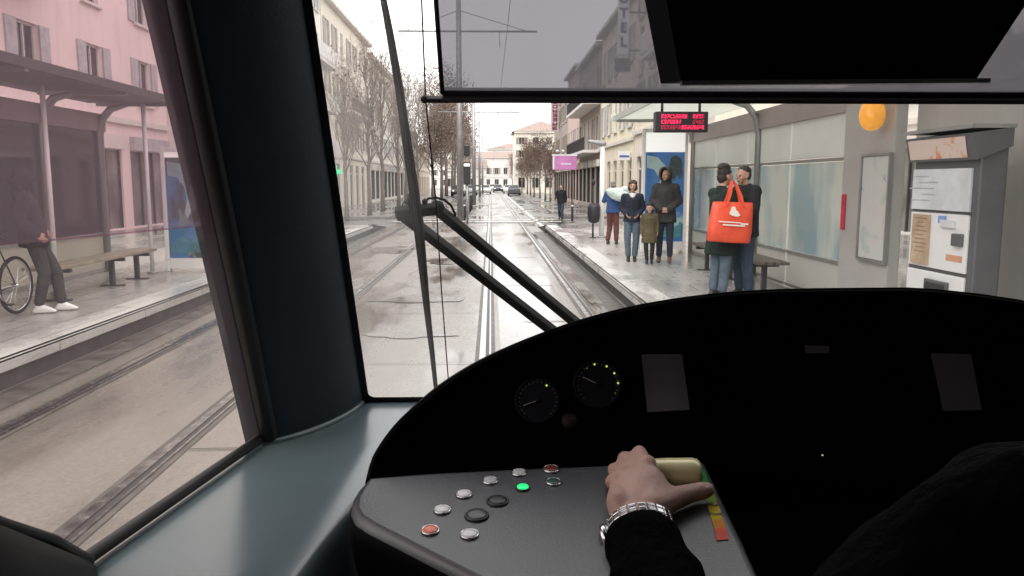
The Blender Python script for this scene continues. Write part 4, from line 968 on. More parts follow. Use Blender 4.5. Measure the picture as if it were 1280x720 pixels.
def hair(J, parent, m, style='short', jit=.008):
    b = MB(); Hm = head_mat(J); hc = J['head']; T = lambda p: hc+Hm @ V(p)*HS[0]
    if style == 'short': L = [((0, .03, .062), (.080, .092, .066)), ((0, .062, .0), (.074, .058, .075))]
    elif style == 'bob': L = [((0, .02, .066), (.092, .10, .072)), ((.06, .03, -.03), (.048, .068, .075)), ((-.06, .03, -.03), (.048, .068, .075)), ((0, .07, -.03), (.08, .05, .08)), ((.05, -.035, .07), (.045, .045, .04)), ((-.04, -.035, .072), (.045, .045, .04))]
    elif style == 'tuft': L = [((0, .03, .06), (.084, .094, .07)), ((0, .06, -.01), (.076, .06, .08)), ((0, .045, .125), (.085, .08, .055)), ((.02, .0, .12), (.07, .06, .045))]
    elif style == 'fringe': L = [((0, .02, .064), (.083, .094, .066)), ((0, .06, -.03), (.08, .062, .11)), ((0, -.06, .075), (.06, .035, .03))]
    for c, r in L: b.hull([(T(c), tuple(x*HS[0] for x in r))], m, 3)
    o = b.build('hair', parent); return remesh(o, .009, 2, .5, jit, 38)
def hood_up(J, parent, m, trim=None):
    b = MB(); Hm = head_mat(J); hc = J['head']; T = lambda p: hc+Hm @ V(p)
    n = 18; rings = []
    for (y, r, z) in [(-.085, .098, .012), (-.10, .112, .012), (-.05, .122, .018), (.03, .126, .022), (.09, .105, .022), (.125, .06, .02), (.135, .01, .02)]:
        rings.append([T((math.cos(a)*r*.88, y+(.02 if math.sin(a) < -.3 else 0), z+math.sin(a)*r*1.12)) for a in [2*math.pi*i/n for i in range(n)]])
    b.loft(rings, m, True, False); b.hull([(J['neck']+V((0, .02, -.02)), (.11, .10, .05)), (T((0, .04, -.06)), (.10, .08, .05))], m, 2)
    o = b.build('hood', parent)
    if trim:
        b = MB(); b.tube([T((math.cos(a)*.096, -.10, .012+math.sin(a)*.125)) for a in [math.pi*(-.32)+2*math.pi*.82*i/20 for i in range(21)]], .022, trim, 8); o2 = b.build('hood_trim', o); remesh(o2, .008, 1, .5, .010, 60)
    return o
def person_root(label, x, y, z, rz, Hh): 
    t = thing('person', label, 'person', (x, y, z), None, rz); t.scale = (Hh/1.75,)*3; return t
PZ = .302
# woman in dark jacket, pale jeans
J = J0(); J['elL'] = V((.235, .05, 1.16)); J['elR'] = V((-.235, .05, 1.16)); J['wrL'] = V((.13, -.12, 1.02)); J['wrR'] = V((-.13, -.12, 1.02)); J['anL'].x = .07; J['anR'].x = -.07
t = person_root('woman with dark curly bob, navy jacket, white scarf and pale jeans facing the tram', 2.77, 15.7, PZ, R(-8), 1.58)
body(J, t, M_skin); jacket(J, t, C_navy, .86, .02, puff=.012, sleeve=1.05); trousers(J, t, C_jeanL, wide=.006); shoes(J, t, M_shoeD); hair(J, t, M_hairB, 'bob', .014)
b = MB(); b.hull([(J['neck']+V((0, -.03, -.01)), (.085, .075, .04)), (J['neck']+V((0, -.085, -.06)), (.05, .03, .05))], C_white, 2); remesh(b.build('scarf', t), .010, 2, .5, .008, 25)
# child
HS[0] = 1.32; J = J0(); J['head'].z = 1.63; J['elL'] = V((.22, .03, 1.15)); J['wrL'] = V((.23, -.03, .94)); J['anL'].x = .08; J['anR'].x = -.06; J['anR'].y = -.06; J['knR'].y = -.08; J['face'] = R(-10); J['nod'] = R(-4)
t = person_root('small child in an olive knee length coat beside the hooded person', 3.03, 15.25, PZ, R(-12), 1.14)
body(J, t, M_skin, .009); jacket(J, t, C_olive, .60, .05, 'coat', puff=.02, sleeve=1.0, collar=False); trousers(J, t, C_char); shoes(J, t, M_shoeD); hair(J, t, M_hairD, 'fringe'); HS[0] = 1.0
# hooded person with clasped hands
J = J0(); J['elL'] = V((.25, .02, 1.15)); J['elR'] = V((-.25, .02, 1.15)); J['wrL'] = V((.07, -.19, 1.0)); J['wrR'] = V((-.07, -.19, 1.0)); J['hdL'] = V((-1, -.3, -.25)); J['hdR'] = V((1, -.3, -.25)); J['thL'] = V((0, -.3, 1)); J['thR'] = V((0, -.3, 1)); J['face'] = R(-18); J['nod'] = R(-6)
t = person_root('tall person in dark grey parka, fur trimmed hood up, hands clasped, before blue poster', 3.38, 15.5, PZ, R(-15), 1.80)
body(J, t, M_skin); jacket(J, t, C_grey, .74, .02, 'parka', puff=.025, sleeve=.97); trousers(J, t, C_jeanD); shoes(J, t, M_boot, 'boot'); hood_up(J, t, C_grey, M_hairB)
# person with the white bag over the shoulder, back turned
J = J0(); J['elL'] = V((.27, -.05, 1.20)); J['wrL'] = V((.20, -.16, 1.38)); J['hdL'] = V((0, .2, 1)); J['elR'] = V((-.26, .0, 1.15)); J['wrR'] = V((-.22, -.1, .95)); J['anL'].x = .13; J['anR'].x = -.11; J['knL'].y = -.07
t = person_root('person with grey hair in blue jacket and rust trousers, back turned, with pale bag', 3.06, 20.1, PZ, R(160), 1.58)
body(J, t, M_skin, .009); jacket(J, t, C_blue, .86, .01, puff=.02); trousers(J, t, C_rust, wide=.01); shoes(J, t, M_shoeD); hair(J, t, M_hairG, 'short')
M_bagp = mat('pale_bag', (.55, .64, .58), .45, var=.2, scale=4, bump=.5, bscale=14)
b = MB(); b.hull([((0, 0, 0), (.20, .12, .16)), ((-.16, .02, .06), (.12, .09, .10)), ((.13, .0, -.06), (.15, .1, .14))], M_bagp, 3); b.hull([((.17, 0, .12), (.1, .06, .08)), ((.25, .0, .16), (.05, .04, .03))], M_bagp, 2)
o = b.build('bag', None); remesh(o, .018, 2, .5, .022, 9); o.location = (3.13, 19.83, 1.56); tag(o, 'pale green and white bulging bag slung on the back of the person in blue', 'bag')
# walker at the crossing
J = J0(); J['anL'] = V((.08, -.20, .09)); J['knL'] = V((.09, -.15, .50)); J['anR'] = V((-.09, .24, .13)); J['knR'] = V((-.09, .03, .49)); J['elL'] = V((.24, .07, 1.15)); J['elR'] = V((-.24, -.02, 1.15)); J['wrR'] = V((-.2, -.22, 1.05)); J['wrL'] = V((.22, .06, .90))
t = person_root('person in black jacket and blue jeans walking over the crossing near the purple sign', 3.42, 39.3, .01, R(-12), 1.72)
body(J, t, M_skin, .010); jacket(J, t, C_black, .84, .01, puff=.025); trousers(J, t, C_jean, wide=.006); shoes(J, t, M_shoeD); hair(J, t, M_hairD, 'short')
# couple under the shelter
J = J0(); J['head'] = V((0, -.045, 1.63)); J['nod'] = R(4); J['elL'] = V((.25, -.13, 1.22)); J['wrL'] = V((.16, -.36, 1.22)); J['elR'] = V((-.26, -.05, 1.18)); J['wrR'] = V((-.20, -.28, 1.12)); J['hdL'] = V((-.5, -.8, 0)); J['hdR'] = V((.2, -1, 0)); J['thL'] = J['thR'] = V((0, 0, 1))
t = person_root('person with tufted dark hair and long dark green coat carrying the orange bag', 3.07, 10.62, PZ, R(112), 1.74)
body(J, t, M_skin); jacket(J, t, C_green, .58, .05, 'coat', puff=.02, sleeve=.97); trousers(J, t, C_jeanL, wide=.008); shoes(J, t, M_shoeD); hair(J, t, M_hairD, 'tuft', .016)
b = MB(); b.hull([(J['pelvis']+V((0, 0, -.06)), (.195, .155, .05)), (V((0, 0, .62)), (.235, .185, .03))], C_navy, 2); remesh(b.build('skirt', t), .012, 3, .5, .012, 9)
J = J0(); J['head'] = V((0, -.055, 1.62)); J['nod'] = R(6); J['face'] = R(8); J['elL'] = V((.27, -.08, 1.16)); J['wrL'] = V((.12, -.30, 1.14)); J['elR'] = V((-.27, -.12, 1.20)); J['wrR'] = V((-.16, -.36, 1.22)); J['hdR'] = V((.5, -.8, 0)); J['hdL'] = V((-.3, -1, 0)); J['thL'] = J['thR'] = V((0, 0, 1))
t = person_root('man in black jacket and blue jeans embracing the person with the orange bag', 3.42, 10.72, PZ, R(-72), 1.77)
body(J, t, M_skin2); jacket(J, t, C_black, .80, .01, puff=.035, sleeve=.97); trousers(J, t, C_jean, wide=.012); shoes(J, t, M_shoeD); hair(J, t, M_hairD, 'short')
# orange tote bag
M_or = mat('orange_bag_fabric', (.72, .08, .035), .5, var=.12, scale=5, bump=.3, bscale=12); M_orw = mat('bag_print', (.85, .78, .7), .5, var=.05)
B = V((3.075, 10.30, 1.08)); t = thing('tote_bag', 'large orange shopping bag with white emblem hanging from the shoulder of the person in green', 'bag', B); t.rotation_euler = (0, R(4), R(6))
b = MB(); rings = []
for z, wx, wy in [(.0, .265, .085), (.02, .285, .095), (.15, .29, .10), (.30, .285, .085), (.44, .275, .06), (.52, .265, .03)]:
    ring = []
    for i in range(40):
        a = 2*math.pi*i/40; c, s_ = math.cos(a), math.sin(a); x = wx*math.copysign(abs(c)**.45, c); y = wy*math.copysign(abs(s_)**.7, s_)
        q = V((x+.02*z, y, z+.035*x*(1 if z > .3 else .3))); q += V((0, .012*noise.noise(q*9), .008*noise.noise(q*6+V((5, 5, 5))))); ring.append(q)
    rings.append(ring)
b.loft(rings, M_or, True, True); b.build('bag_body', t, recalc=True)
b = MB()
for s, yy in ((-1, -.05), (1, .05)):
    b.loft([[V(p)+V((dx, 0, 0)) for dx in (-.018, .018)] for p in [(-.10, yy-.015, .46), (-.05, yy*.8, .62), (.0, yy*.3+.09, .78), (.03, .14, .80), (.07, yy*.3+.09, .74), (.10, yy*.8, .60), (.13, yy-.015, .47)]], M_or, False)
b.build('strap', t)
b = MB()
def disc(cx, cz, rx, rz, y=-.099, n=18): b.face([(cx+rx*math.cos(2*math.pi*i/n), y, cz+rz*math.sin(2*math.pi*i/n)) for i in range(n)], M_orw)
disc(.0, .385, .062, .04, -.094); disc(-.01, .43, .035, .035, -.088); disc(.035, .36, .05, .022, -.0965)
for (a, c, z, hh) in [(-.20, .10, .262, .014), (-.14, .16, .225, .018), (.10, .20, .25, .02)]: b.box(((a+c)/2, -.108, z), (c-a, .006, hh), M_orw)
b.build('print', t)
# person standing astride behind the bicycle on the left platform
J = J0(); J['anL'] = V((.07, -.24, .09)); J['knL'] = V((.09, -.20, .49)); J['anR'] = V((-.09, -.02, .09)); J['knR'] = V((-.09, -.10, .49)); J['chest'] = V((0, .07, 1.26)); J['neck'] = V((0, .09, 1.45)); J['head'] = V((0, .07, 1.61)); J['shL'] = V((.19, .08, 1.41)); J['shR'] = V((-.19, .08, 1.41)); J['elL'] = V((.24, .12, 1.13)); J['elR'] = V((-.25, .10, 1.13)); J['wrL'] = V((.20, -.06, .99)); J['wrR'] = V((-.24, -.06, .98)); J['nod'] = R(6); J['face'] = R(25)
t = person_root('person in dark hooded jacket and white shoes holding a bicycle on the left platform', -5.42, 9.62, PZ, R(112), 1.70)
body(J, t, M_skin, .009); jacket(J, t, C_black, .80, .01, puff=.03, sleeve=.97); trousers(J, t, C_grey, wide=.006); shoes(J, t, M_shoeW); hood_up(J, t, C_black)
b = MB(); 
# bicycle (along y on the left platform)
M_bk = mat('bicycle_paint', (.03, .03, .035), .3, var=.1, coat=.3); M_chr = mat('chrome', (.6, .6, .6), .18, 1.0)
B = V((-5.62, 9.0, PZ)); t = thing('bicycle', 'black bicycle with thin tyres standing at the left edge of the side window view', 'bicycle', B)
def ring(b, c, r, tr, m, n=36): b.tube([V(c)+V((0, math.cos(a)*r, math.sin(a)*r)) for a in [2*math.pi*i/n for i in range(n+1)]], tr, m, 8, caps=False)
for yy in (-.53, .53):
    b = MB(); ring(b, (0, yy, .345), .325, .019, M_tyre); wl = b.build('wheel', t)
    b = MB(); ring(b, (0, yy, .345), .300, .010, M_chr)
    for i in range(20):
        a = 2*math.pi*i/20; b.tube([(.015*(-1)**i, yy, .345), (0, yy+math.cos(a)*.30, .345+math.sin(a)*.30)], .0018, M_chr, 4, caps=False)
    b.tube([(-.04, yy, .345), (.04, yy, .345)], .018, M_chr, 8); b.build('rim', wl)
b = MB()
bbk, seat, hdT, hdB, rear, fr = V((0, .10, .30)), V((0, .25, .82)), V((0, -.33, .86)), V((0, -.37, .70)), V((0, .53, .345)), V((0, -.53, .345))
for p, q, r in [(bbk, seat, .016), (seat, hdT, .017), (bbk, hdB, .018), (hdT, hdB, .02), (bbk, rear, .010), (seat, rear, .009), (hdB, fr, .013)]: b.tube([p, q], r, M_bk, 8)
b.build('frame', t)
b = MB(); b.tube([hdT, hdT+V((0, -.02, .14))], .013, M_chr, 8); b.tube([(-.28, -.20, 1.03), (-.2, -.33, 1.01), (0, -.36, 1.0), (.2, -.33, 1.01), (.28, -.20, 1.03)], .012, M_chr, 8); b.build('handlebar', t)
b = MB(); b.hull([(seat+V((0, .08, .13)), (.075, .07, .025)), (seat+V((0, -.13, .135)), (.025, .05, .02))], M_blk, 2); b.tube([seat, seat+V((0, .02, .12))], .012, M_chr, 8); b.build('saddle', t)
b = MB(); b.lathe([(.085, -.004), (.09, 0), (.085, .004)], bbk+V((.04, 0, 0)), (1, 0, 0), M_chr, 20); b.tube([bbk+V((.05, 0, 0)), bbk+V((.06, .10, -.13))], .01, M_chr, 6); b.tube([bbk+V((-.05, 0, 0)), bbk+V((-.06, -.10, .13))], .01, M_chr, 6); b.box(bbk+V((.10, .10, -.14)), (.09, .06, .02), M_blk); b.box(bbk+V((-.10, -.10, .14)), (.09, .06, .02), M_blk); b.build('crank', t)
b = MB(); b.hull([(hdT+V((0, -.07, -.02)), (.04, .04, .035))], M_hl, 2); b.build('headlight', t)
# ------------------------------------------------------------------ tram cab
XC = .62
mir = lambda p: V((2*XC-p[0], p[1], p[2]))
M_sill = mat('sill_plastic', (.092, .122, .137), .24, var=.08, scale=4, bump=.025, bscale=300, spec=.55)
M_pil = mat('pillar_trim', (.030, .042, .054), .6, var=.12, scale=3, bump=.08, bscale=260, spec=.10)
M_gask = mat('rubber_gasket', (.008, .007, .009), .6, var=.2, scale=8)
M_dash = mat('dash_black', (.0018, .0019, .0024), .5, var=.2, scale=5, bump=.10, bscale=320, spec=.04)
M_panel = mat('panel_black', (.0009, .0010, .0017), .7, var=.2, scale=5, spec=.0)
M_desk = mat('desk_grey', (.050, .054, .061), .36, var=.08, scale=3, bump=.10, bscale=420, spec=.7)
M_in = mat('cab_lining', (.012, .012, .014), .7, var=.15, scale=2); M_floor = mat('cab_floor', (.008, .008, .009), .7, var=.25, scale=6)
M_skinout = mat('tram_paint', (.52, .53, .55), .3, var=.05, scale=2, coat=.4); M_arm = mat('rear_trim', (.016, .018, .021), .6, var=.15, scale=4, bump=.1, bscale=260, spec=.1)
M_wsg = glass_mat('windshield_glass', (.985, .985, .98), .35, .0, (.85, .83, .82), .007, mist=(-.92, -.66, .28))
M_swg = glass_mat('side_glass', (.94, .90, .86), .5, .0, (.70, .58, .64), .085)  # mauve body: dirt film plus tone standing in for reflections in the pane
tram = thing('tram_cab', 'dark tram driving cab with raked windscreen, thick left pillar and blue grey sill', 'tram', (XC, 0, .35)); TB = tram.location
S_b1, S_b2 = on_z(110, 697, 1.42), on_z(325, 548, 1.42)
S_t2 = at_Y(206, 0, S_b2.y-.36)
dS = (S_t2-S_b2); S_T2 = S_b2+dS*(.92/dS.z)
S_b0 = S_b1+(S_b1-S_b2)*2.4; S_T0 = S_b0+V((.03, .0, .92))
W_b, W_t = on_z(454, 495, 1.42), at_Y(380, 0, 1.12)
dW = W_t-W_b; W_T = W_b+dW*(.95/dW.z); W_B = W_b+dW*(-.06/dW.z)
wsn_ = (mir(W_b)-W_b).cross(dW).normalized()
if wsn_.y > 0: wsn_ = -wsn_          # towards the cab interior
def on_ws(u, v, off=0.0): return on_plane(u, v, W_b+wsn_*off, wsn_)
def sill_part(f):
    E = [on_z(330, 762, 1.42), on_z(362, 722, 1.42), on_z(450, 612, 1.42), on_z(536, 512, 1.42), on_z(566, 478, 1.42)]
    O = [S_b0, S_b1, S_b2+V((-.002, 0, 0)), W_b+V((-.004, .004, 0)), W_b+V((.25, .02, 0))]
    E = [E[0]+(E[0]-E[1])*9]+E[1:]
    lo = V((0, 0, -.012)); b = MB(); cols = []
    for o_, e_ in zip(O, E):
        inn = (e_-o_); inn.z = 0; inn.normalize()
        cols.append([f(q) for q in (o_+lo, o_.lerp(e_, .35)+lo, o_.lerp(e_, .7)+lo, e_-inn*.012+lo, e_-inn*.004+lo*1.25, e_+lo*1.9, e_+inn*.003+lo*2.8, e_+inn*.006+V((0, 0, -.12)), e_+inn*.004+V((0, 0, -.5)))])
    fine = []
    for i in range(len(cols)-1):
        for k in range(4): fine.append([a.lerp(c, k/4) for a, c in zip(cols[i], cols[i+1])])
    fine.append(cols[-1]); b.loft(fine, M_sill, False); b.build('sill', tram, TB, recalc=False)
    b = MB(); b.tube([f(S_b2.lerp(W_b, t)+V((.75, -.66, 0))*(.036*max(0, math.sin(math.pi*t))**.7)+V((0, 0, -.009))) for t in [k/16 for k in range(17)]], .0055, M_sill, 8); b.build('pillar_moulding', tram, TB)
def continue_right(f):
    # closed wall added out of view in place of a window, to block light
    sill_part(f)
    b = MB(); b.loft([[f(V((q.x, q.y, .4))), f(V((q.x, q.y, 2.45)))] for q in (V((S_b0.x-.06, -1.3, 0)), S_b0, S_b2+V((-.01, 0, 0)))], M_in, False, smooth=False)
    b.loft([[f(V((q.x-.03, q.y, .4))), f(V((q.x-.03, q.y, 2.45)))] for q in (V((S_b0.x-.06, -1.3, 0)), S_b0, S_b2, W_b+V((0, .02, -1)))][:3], M_skinout, False, smooth=False); b.build('side_wall', tram, TB, recalc=False)
for side, f in ((0, lambda p: V(p)), (1, mir)):
    # pillar: rounded inside skin between side window and windscreen, outside skin behind it
    b = MB(); rings = []
    for k in range(9):
        s = k/8
        z0 = S_b2+(S_T2-S_b2)*(s*1.0+(s-1)*.04); z1 = W_b+(W_T-W_b)*(s*1.0+(s-1)*.04)
        r = []
        for j in range(13):
            t = j/12; q = z0.lerp(z1, t); q = q+V((.75, -.66, 0))*(.035*math.sin(math.pi*t)**.7)
            r.append(f(q))
        rings.append(r)
    b.loft(rings, M_pil, False); 
    b.loft([[f(S_b2+(S_T2-S_b2)*s+V((-.03, .01, 0))), f(W_b+(W_T-W_b)*s+V((-.02, .03, 0)))] for s in (-.5, 0, .5, 1)], M_gask, False)
    b.build('pillar', tram, TB, recalc=False)
    if side: continue_right(f); continue
    # side window: pane and rubber
    b = MB(); b.face([f(S_b0), f(S_b2), f(S_T2), f(S_T0)], M_swg); b.build('side_window', tram, TB)
    b = MB()
    b.tube([f(S_b0), f(S_b1), f(S_b2+V((0, -.004, .0)))], .0085, M_gask, 8); b.tube([f(S_b2+V((.012, .012, 0))), f(S_T2+V((.012, .012, 0)))], .015, M_gask, 8)
    b.build('window_gasket', tram, TB)
    sill_part(f)
    # rear lower trim, rising towards the back of the cab
    e0 = S_b1+V((.004, -.004, -.002)); e1 = at_Y(0, 655, .62); e2 = at_Y(-140, 600, .42); e3 = e2+V((-.02, -.5, .08))
    b = MB(); em = e0.lerp(e1, .5); b.loft([[f(q+V((dx*k, 0, dz*k))) for dx, dz in ((-.004, -.02), (.0, -.001), (.008, -.004), (.022, -.022), (.034, -.055), (.040, -.10), (.042, -.5))] for q, k in ((e0, .25), (e0.lerp(e1, .12), .5), (em, 1), (e1, 1), (e2, 1), (e3, 1))], M_arm, False); b.build('arm_rest', tram, TB)
    b = MB(); b.tube([f(e0), f(e0.lerp(e1, .5)+V((0, 0, .006))), f(e1), f(e2), f(e3)], .006, M_gask, 8); b.build('window_gasket', tram, TB)
    # side wall below and above the window
    xo = S_b0.x-.02
    b = MB(); b.loft([[f(V((q.x-.02, q.y, .4))), f(V((q.x-.012, q.y, 1.40)))] for q in (V((xo-.04, -1.3, 0)), S_b0, S_b2, W_b+V((0, .02, 0)))], M_skinout, False, smooth=False)
    b.loft([[f(V((q.x-.005, q.y, .4))), f(V((q.x-.004, q.y, 1.40)))] for q in (V((xo-.02, -1.3, 0)), S_b0)], M_in, False, smooth=False)
    b.face([f(V((xo, -1.3, 1.40))), f(V((xo, S_b0.y, 1.40))), f(V((xo, S_b0.y, 2.45))), f(V((xo, -1.3, 2.45)))], M_in)
    b.face([f(S_T0+V((0, 0, -.01))), f(S_T2+V((0, 0, -.01))), f(S_T2+V((.02, 0, .25))), f(S_T0+V((.02, 0, .25)))], M_in)
    b.build('side_wall', tram, TB, recalc=False)
b = MB(); nx, nz = 8, 2
b.face([W_B, mir(W_B), mir(W_T), W_T], M_wsg); b.build('windshield', tram, TB)
b = MB(); wi = wsn_*.006; dx = V((.013, 0, 0))
b.loft([[W_B+(W_T-W_B)*s+wi+V((x, 0, 0)) for x in (-.012, .012)] for s in (0, 1)], M_gask, False, smooth=False)
b.loft([[mir(W_B+(W_T-W_B)*s+wi+V((x, 0, 0))) for x in (-.012, .012)] for s in (0, 1)], M_gask, False, smooth=False)
r0 = W_b+wi*1.4; up_ = dW.normalized()
b.loft([[r0+up_*h_ for h_ in (-.028, .006)], [mir(r0)+up_*h_ for h_ in (-.028, .006)]], M_gask, False, smooth=False)
# small rounded inner corner of the rubber
cpt = r0+up_*.006+V((.012, 0, 0)); b.face([cpt+wi*.1, cpt+wi*.1+V((.016, 0, 0))]+[cpt+wi*.1+V((.016-.016*math.sin(a), 0, 0))+up_*(.016-.016*math.cos(a)) for a in (.5, 1.0)]+[cpt+wi*.1+up_*.016], M_gask)
b.build('windshield_gasket', tram, TB)
b = MB()   # roof, header, rear bulkhead, floor, nose
zr = 2.37
b.box((XC, W_T.y/2-.62, 2.46), (2.4, W_T.y+1.45, .06), M_in); b.build('roof', tram, TB)
b = MB(); b.loft([[W_T+V((-.02, .02, -.0)), mir(W_T)+V((.02, .02, 0))], [W_T+V((-.02, -.16, .08)), mir(W_T)+V((.02, -.16, .08))]], M_in, False, smooth=False); b.build('header', tram, TB)
b = MB(); b.box((XC, -1.3, 1.45), (2.5, .05, 2.1), M_in); b.box((XC+.1, -1.262, 1.4), (.74, .02, 1.9), M_arm, bevel=.008); b.build('bulkhead', tram, TB)
b = MB(); b.box((XC, .1, .42), (2.4, 3.0, .06), M_floor); b.build('floor', tram, TB)
b = MB(); secs = []
for z, k in ((1.36, 0), (1.15, .07), (.8, .11), (.45, .06), (.30, 0)):
    secs.append([V((XC+(W_b.x-XC)*math.cos(a)*1.02 if False else XC+(W_b.x-.02-XC)*c, W_b.y+.04+k+.16*(1-c*c), z)) for c in [1-2*i/14 for i in range(15)]])
b.loft(secs, M_skinout, False); b.build('nose', tram, TB, recalc=False)

# ------------------------------------------------------------------ control desk
DP = V((0, .92, 1.452)); DN = V((0, -math.tan(R(7)), 1)).normalized()
def on_desk(u, v, h=0.0): return on_plane(u, v, DP+DN*h, DN)
desk = thing('control_desk', 'black wraparound driver desk with curved hood and grey push button wing', 'control desk', (XC, 1.1, .45)); DB = desk.location
rimL = [(463, 597, 1.03), (472, 566, 1.08), (498, 530, 1.14), (530, 500, 1.19), (562, 475, 1.225), (600, 452, 1.255), (643, 431, 1.28), (690, 412, 1.30), (743, 395, 1.318), (800, 381, 1.332), (865, 370.5, 1.342), (930, 364, 1.349), (1000, 361, 1.353)]
rimL = [(u, v, Y-.19*min(1, max(0, (590-v)/190))) for u, v, Y in rimL]; rim = [at_Y(*p) for p in rimL]; rim.append(V((XC, 1.167, at_Y(1057, 360, 1.167).z)))
rim = catmull(rim, 3); rim = rim+[mir(p)-V((0, 0, min(.06, .016*((mir(p).x-XC)/.157)**1.5)*max(0, min(1, (p.z-1.47)/.15)))) for p in rim[:-1]][::-1]
low = [on_desk(u, v, -.002) for u, v in [(463, 597), (490, 595), (520, 592), (560, 590), (600, 588), (640, 586), (685, 584), (730, 582), (775, 580), (820, 578), (870, 577)]]
low += [V((XC-.27, 1.10, 1.445)), V((XC-.13, 1.10, 1.42)), V((XC, 1.10, 1.41))]
low = catmull(low, 3); low = low+[mir(p) for p in low[:-1]][::-1]
b = MB(); NR = 8; grid = []
for r_, l_ in zip(rim, low):
    col = []
    for k in range(NR+1):
        t = k/NR; q = r_.lerp(l_, t); q += V((0, .10*math.sin(math.pi*t)*min(1, (r_-l_).length/.12), .0))*.55
        col.append(q)
    grid.append(col)
b.loft(grid, M_panel, False); pan = b.build('instrument_panel', desk, None, recalc=False)
pan_bvh = BVHTree.FromPolygons([v.co.copy() for v in pan.data.vertices], [tuple(p.vertices) for p in pan.data.polygons])
for v in pan.data.vertices: v.co -= DB
def on_panel(u, v, h=.002):
    d = ray(u, v).normalized(); q, n, i, t = pan_bvh.ray_cast(EYE, d)
    if n.dot(d) > 0: n = -n
    return q+n*h, n
# hood: rolled lip and outer skin falling forward to the windscreen foot
b = MB(); rings = []
ctr = V((XC, .6, 0))
for r_ in rim:
    o_ = V((r_.x-XC, (r_.y-.75)*1.0, 0)); o_.normalize(); o_.y = max(o_.y, .15); o_.normalize()
    k = max(.06, min(1, (r_.z-1.47)/.14)); h_ = r_.z
    rings.append([r_+V((0, -.002, -.004)), r_+o_*.002+V((0, 0, .0005)), r_+o_*.005+V((0, 0, -.001)), r_+o_*(.007+.012*k)+V((0, 0, -.007)), r_+o_*(.009+.04*k)+V((0, 0, -.035)), V((r_.x+o_.x*(.010+.08*k), min(r_.y+o_.y*(.010+.1*k), 1.56), min(h_-.09, 1.40))), V((r_.x+o_.x*(.010+.08*k), min(r_.y+o_.y*(.01+.1*k), 1.54), 1.1))])
b.loft(rings, M_dash, False); b.build('hood', desk, DB, recalc=False)
# desk wing with rounded edge
out_px = [(463, 597), (452, 609), (445, 621), (443, 634), (449, 645), (466, 656), (500, 673), (545, 696), (591, 719), (650, 750), (720, 790), (800, 830), (960, 830), (955, 760), (945, 720), (925, 675), (905, 634), (888, 598), (878, 577), (850, 577), (800, 579), (740, 582), (680, 584.5), (600, 588), (540, 591), (500, 594)]
def wing(f, nm='desk_top'):
    P = [on_desk(u, v) for u, v in out_px]; n = len(P); c = sum(P, V((0, 0, 0)))/n
    def off(d, h):
        r = []
        for i in range(n):
            t = (P[(i+1) % n]-P[i-1]); nn = t.cross(DN).normalized()
            if nn.dot(P[i]-c) < 0: nn = -nn
            r.append(f(P[i]+nn*d+DN*h))
        return r
    b = MB(); b.face(off(-.006, .0), M_desk); rr = [off(-.006, .0), off(-.001, -.0012), off(.003, -.005), off(.005, -.011)]
    b.loft(rr, M_desk, True); o = b.build(nm, desk, DB)
    b = MB(); b.loft([off(.004, -.0105), off(.007, -.016), off(.008, -.03), off(.004, -.07), off(-.01, -.16), off(-.02, -.5)], M_dash, True); b.build('desk_skirt', desk, DB)
wing(lambda p: p); wing(mir)
b = MB(); b.box((XC, 1.0, 1.33), (.74, .36, .10), M_panel, bevel=.02); b.box((XC, 1.16, .95), (1.3, .1, .9), M_panel); b.build('centre_console', desk, DB)

# push buttons
M_ring = mat('button_ring', (.55, .55, .56), .25, .9, var=.1); M_bw = mat('button_white', (.72, .73, .75), .35, var=.06, scale=30); M_bo = mat('button_orange', (.75, .19, .10), .35, var=.1, scale=30)
M_bg = mat('button_lit_green', (.02, .45, .15), .3, emit=(.02, 1, .28), estr=.8); M_bd = mat('button_dark', (.02, .022, .026), .4); M_bgr = mat('button_grey', (.46, .46, .48), .4, var=.06, scale=30); M_br = mat('button_red', (.13, .025, .02), .35); M_bdg = mat('button_dark_green', (.015, .06, .045), .35)
xd = V((1, 0, 0)); 
for (u, v, r, m, ringm, lab) in [(538, 664, .0100, M_bo, M_ring, 'orange push button'), (587, 669, .0102, M_bw, M_ring, None), (553, 638.5, .0098, M_bw, M_ring, None), (580, 619, .0098, M_bw, M_ring, None), (613, 602, .0096, M_bgr, M_ring, None), (649, 592, .0096, M_bgr, M_ring, None),
        (689, 587.5, .0102, M_br, M_ring, 'dark red push button'), (653.5, 610.5, .0088, M_bg, M_bdg, 'lit green push button'), (692, 603.5, .0094, M_bdg, M_ring, 'dark green push button'), (622, 627, .0128, M_bd, M_bd, 'large black push button'), (596, 645, .0136, M_desk, M_bd, 'large grey push button')]:
    q = on_desk(u, v); b = MB(); b.lathe([(r*.86, .002), (r*.86, .0028), (r*.80, .0034), (r*.4, .0038), (.0003, .0038)], q, DN, m, 24); o = b.build('push_button', desk, DB)
    if lab: o['label'] = lab
    b = MB(); b.lathe([(r*1.10, .0005), (r*1.08, .0022), (r*1.0, .0030), (r*.92, .0028), (r*.88, .001)], q, DN, ringm, 24); b.build('bezel', o, DB)

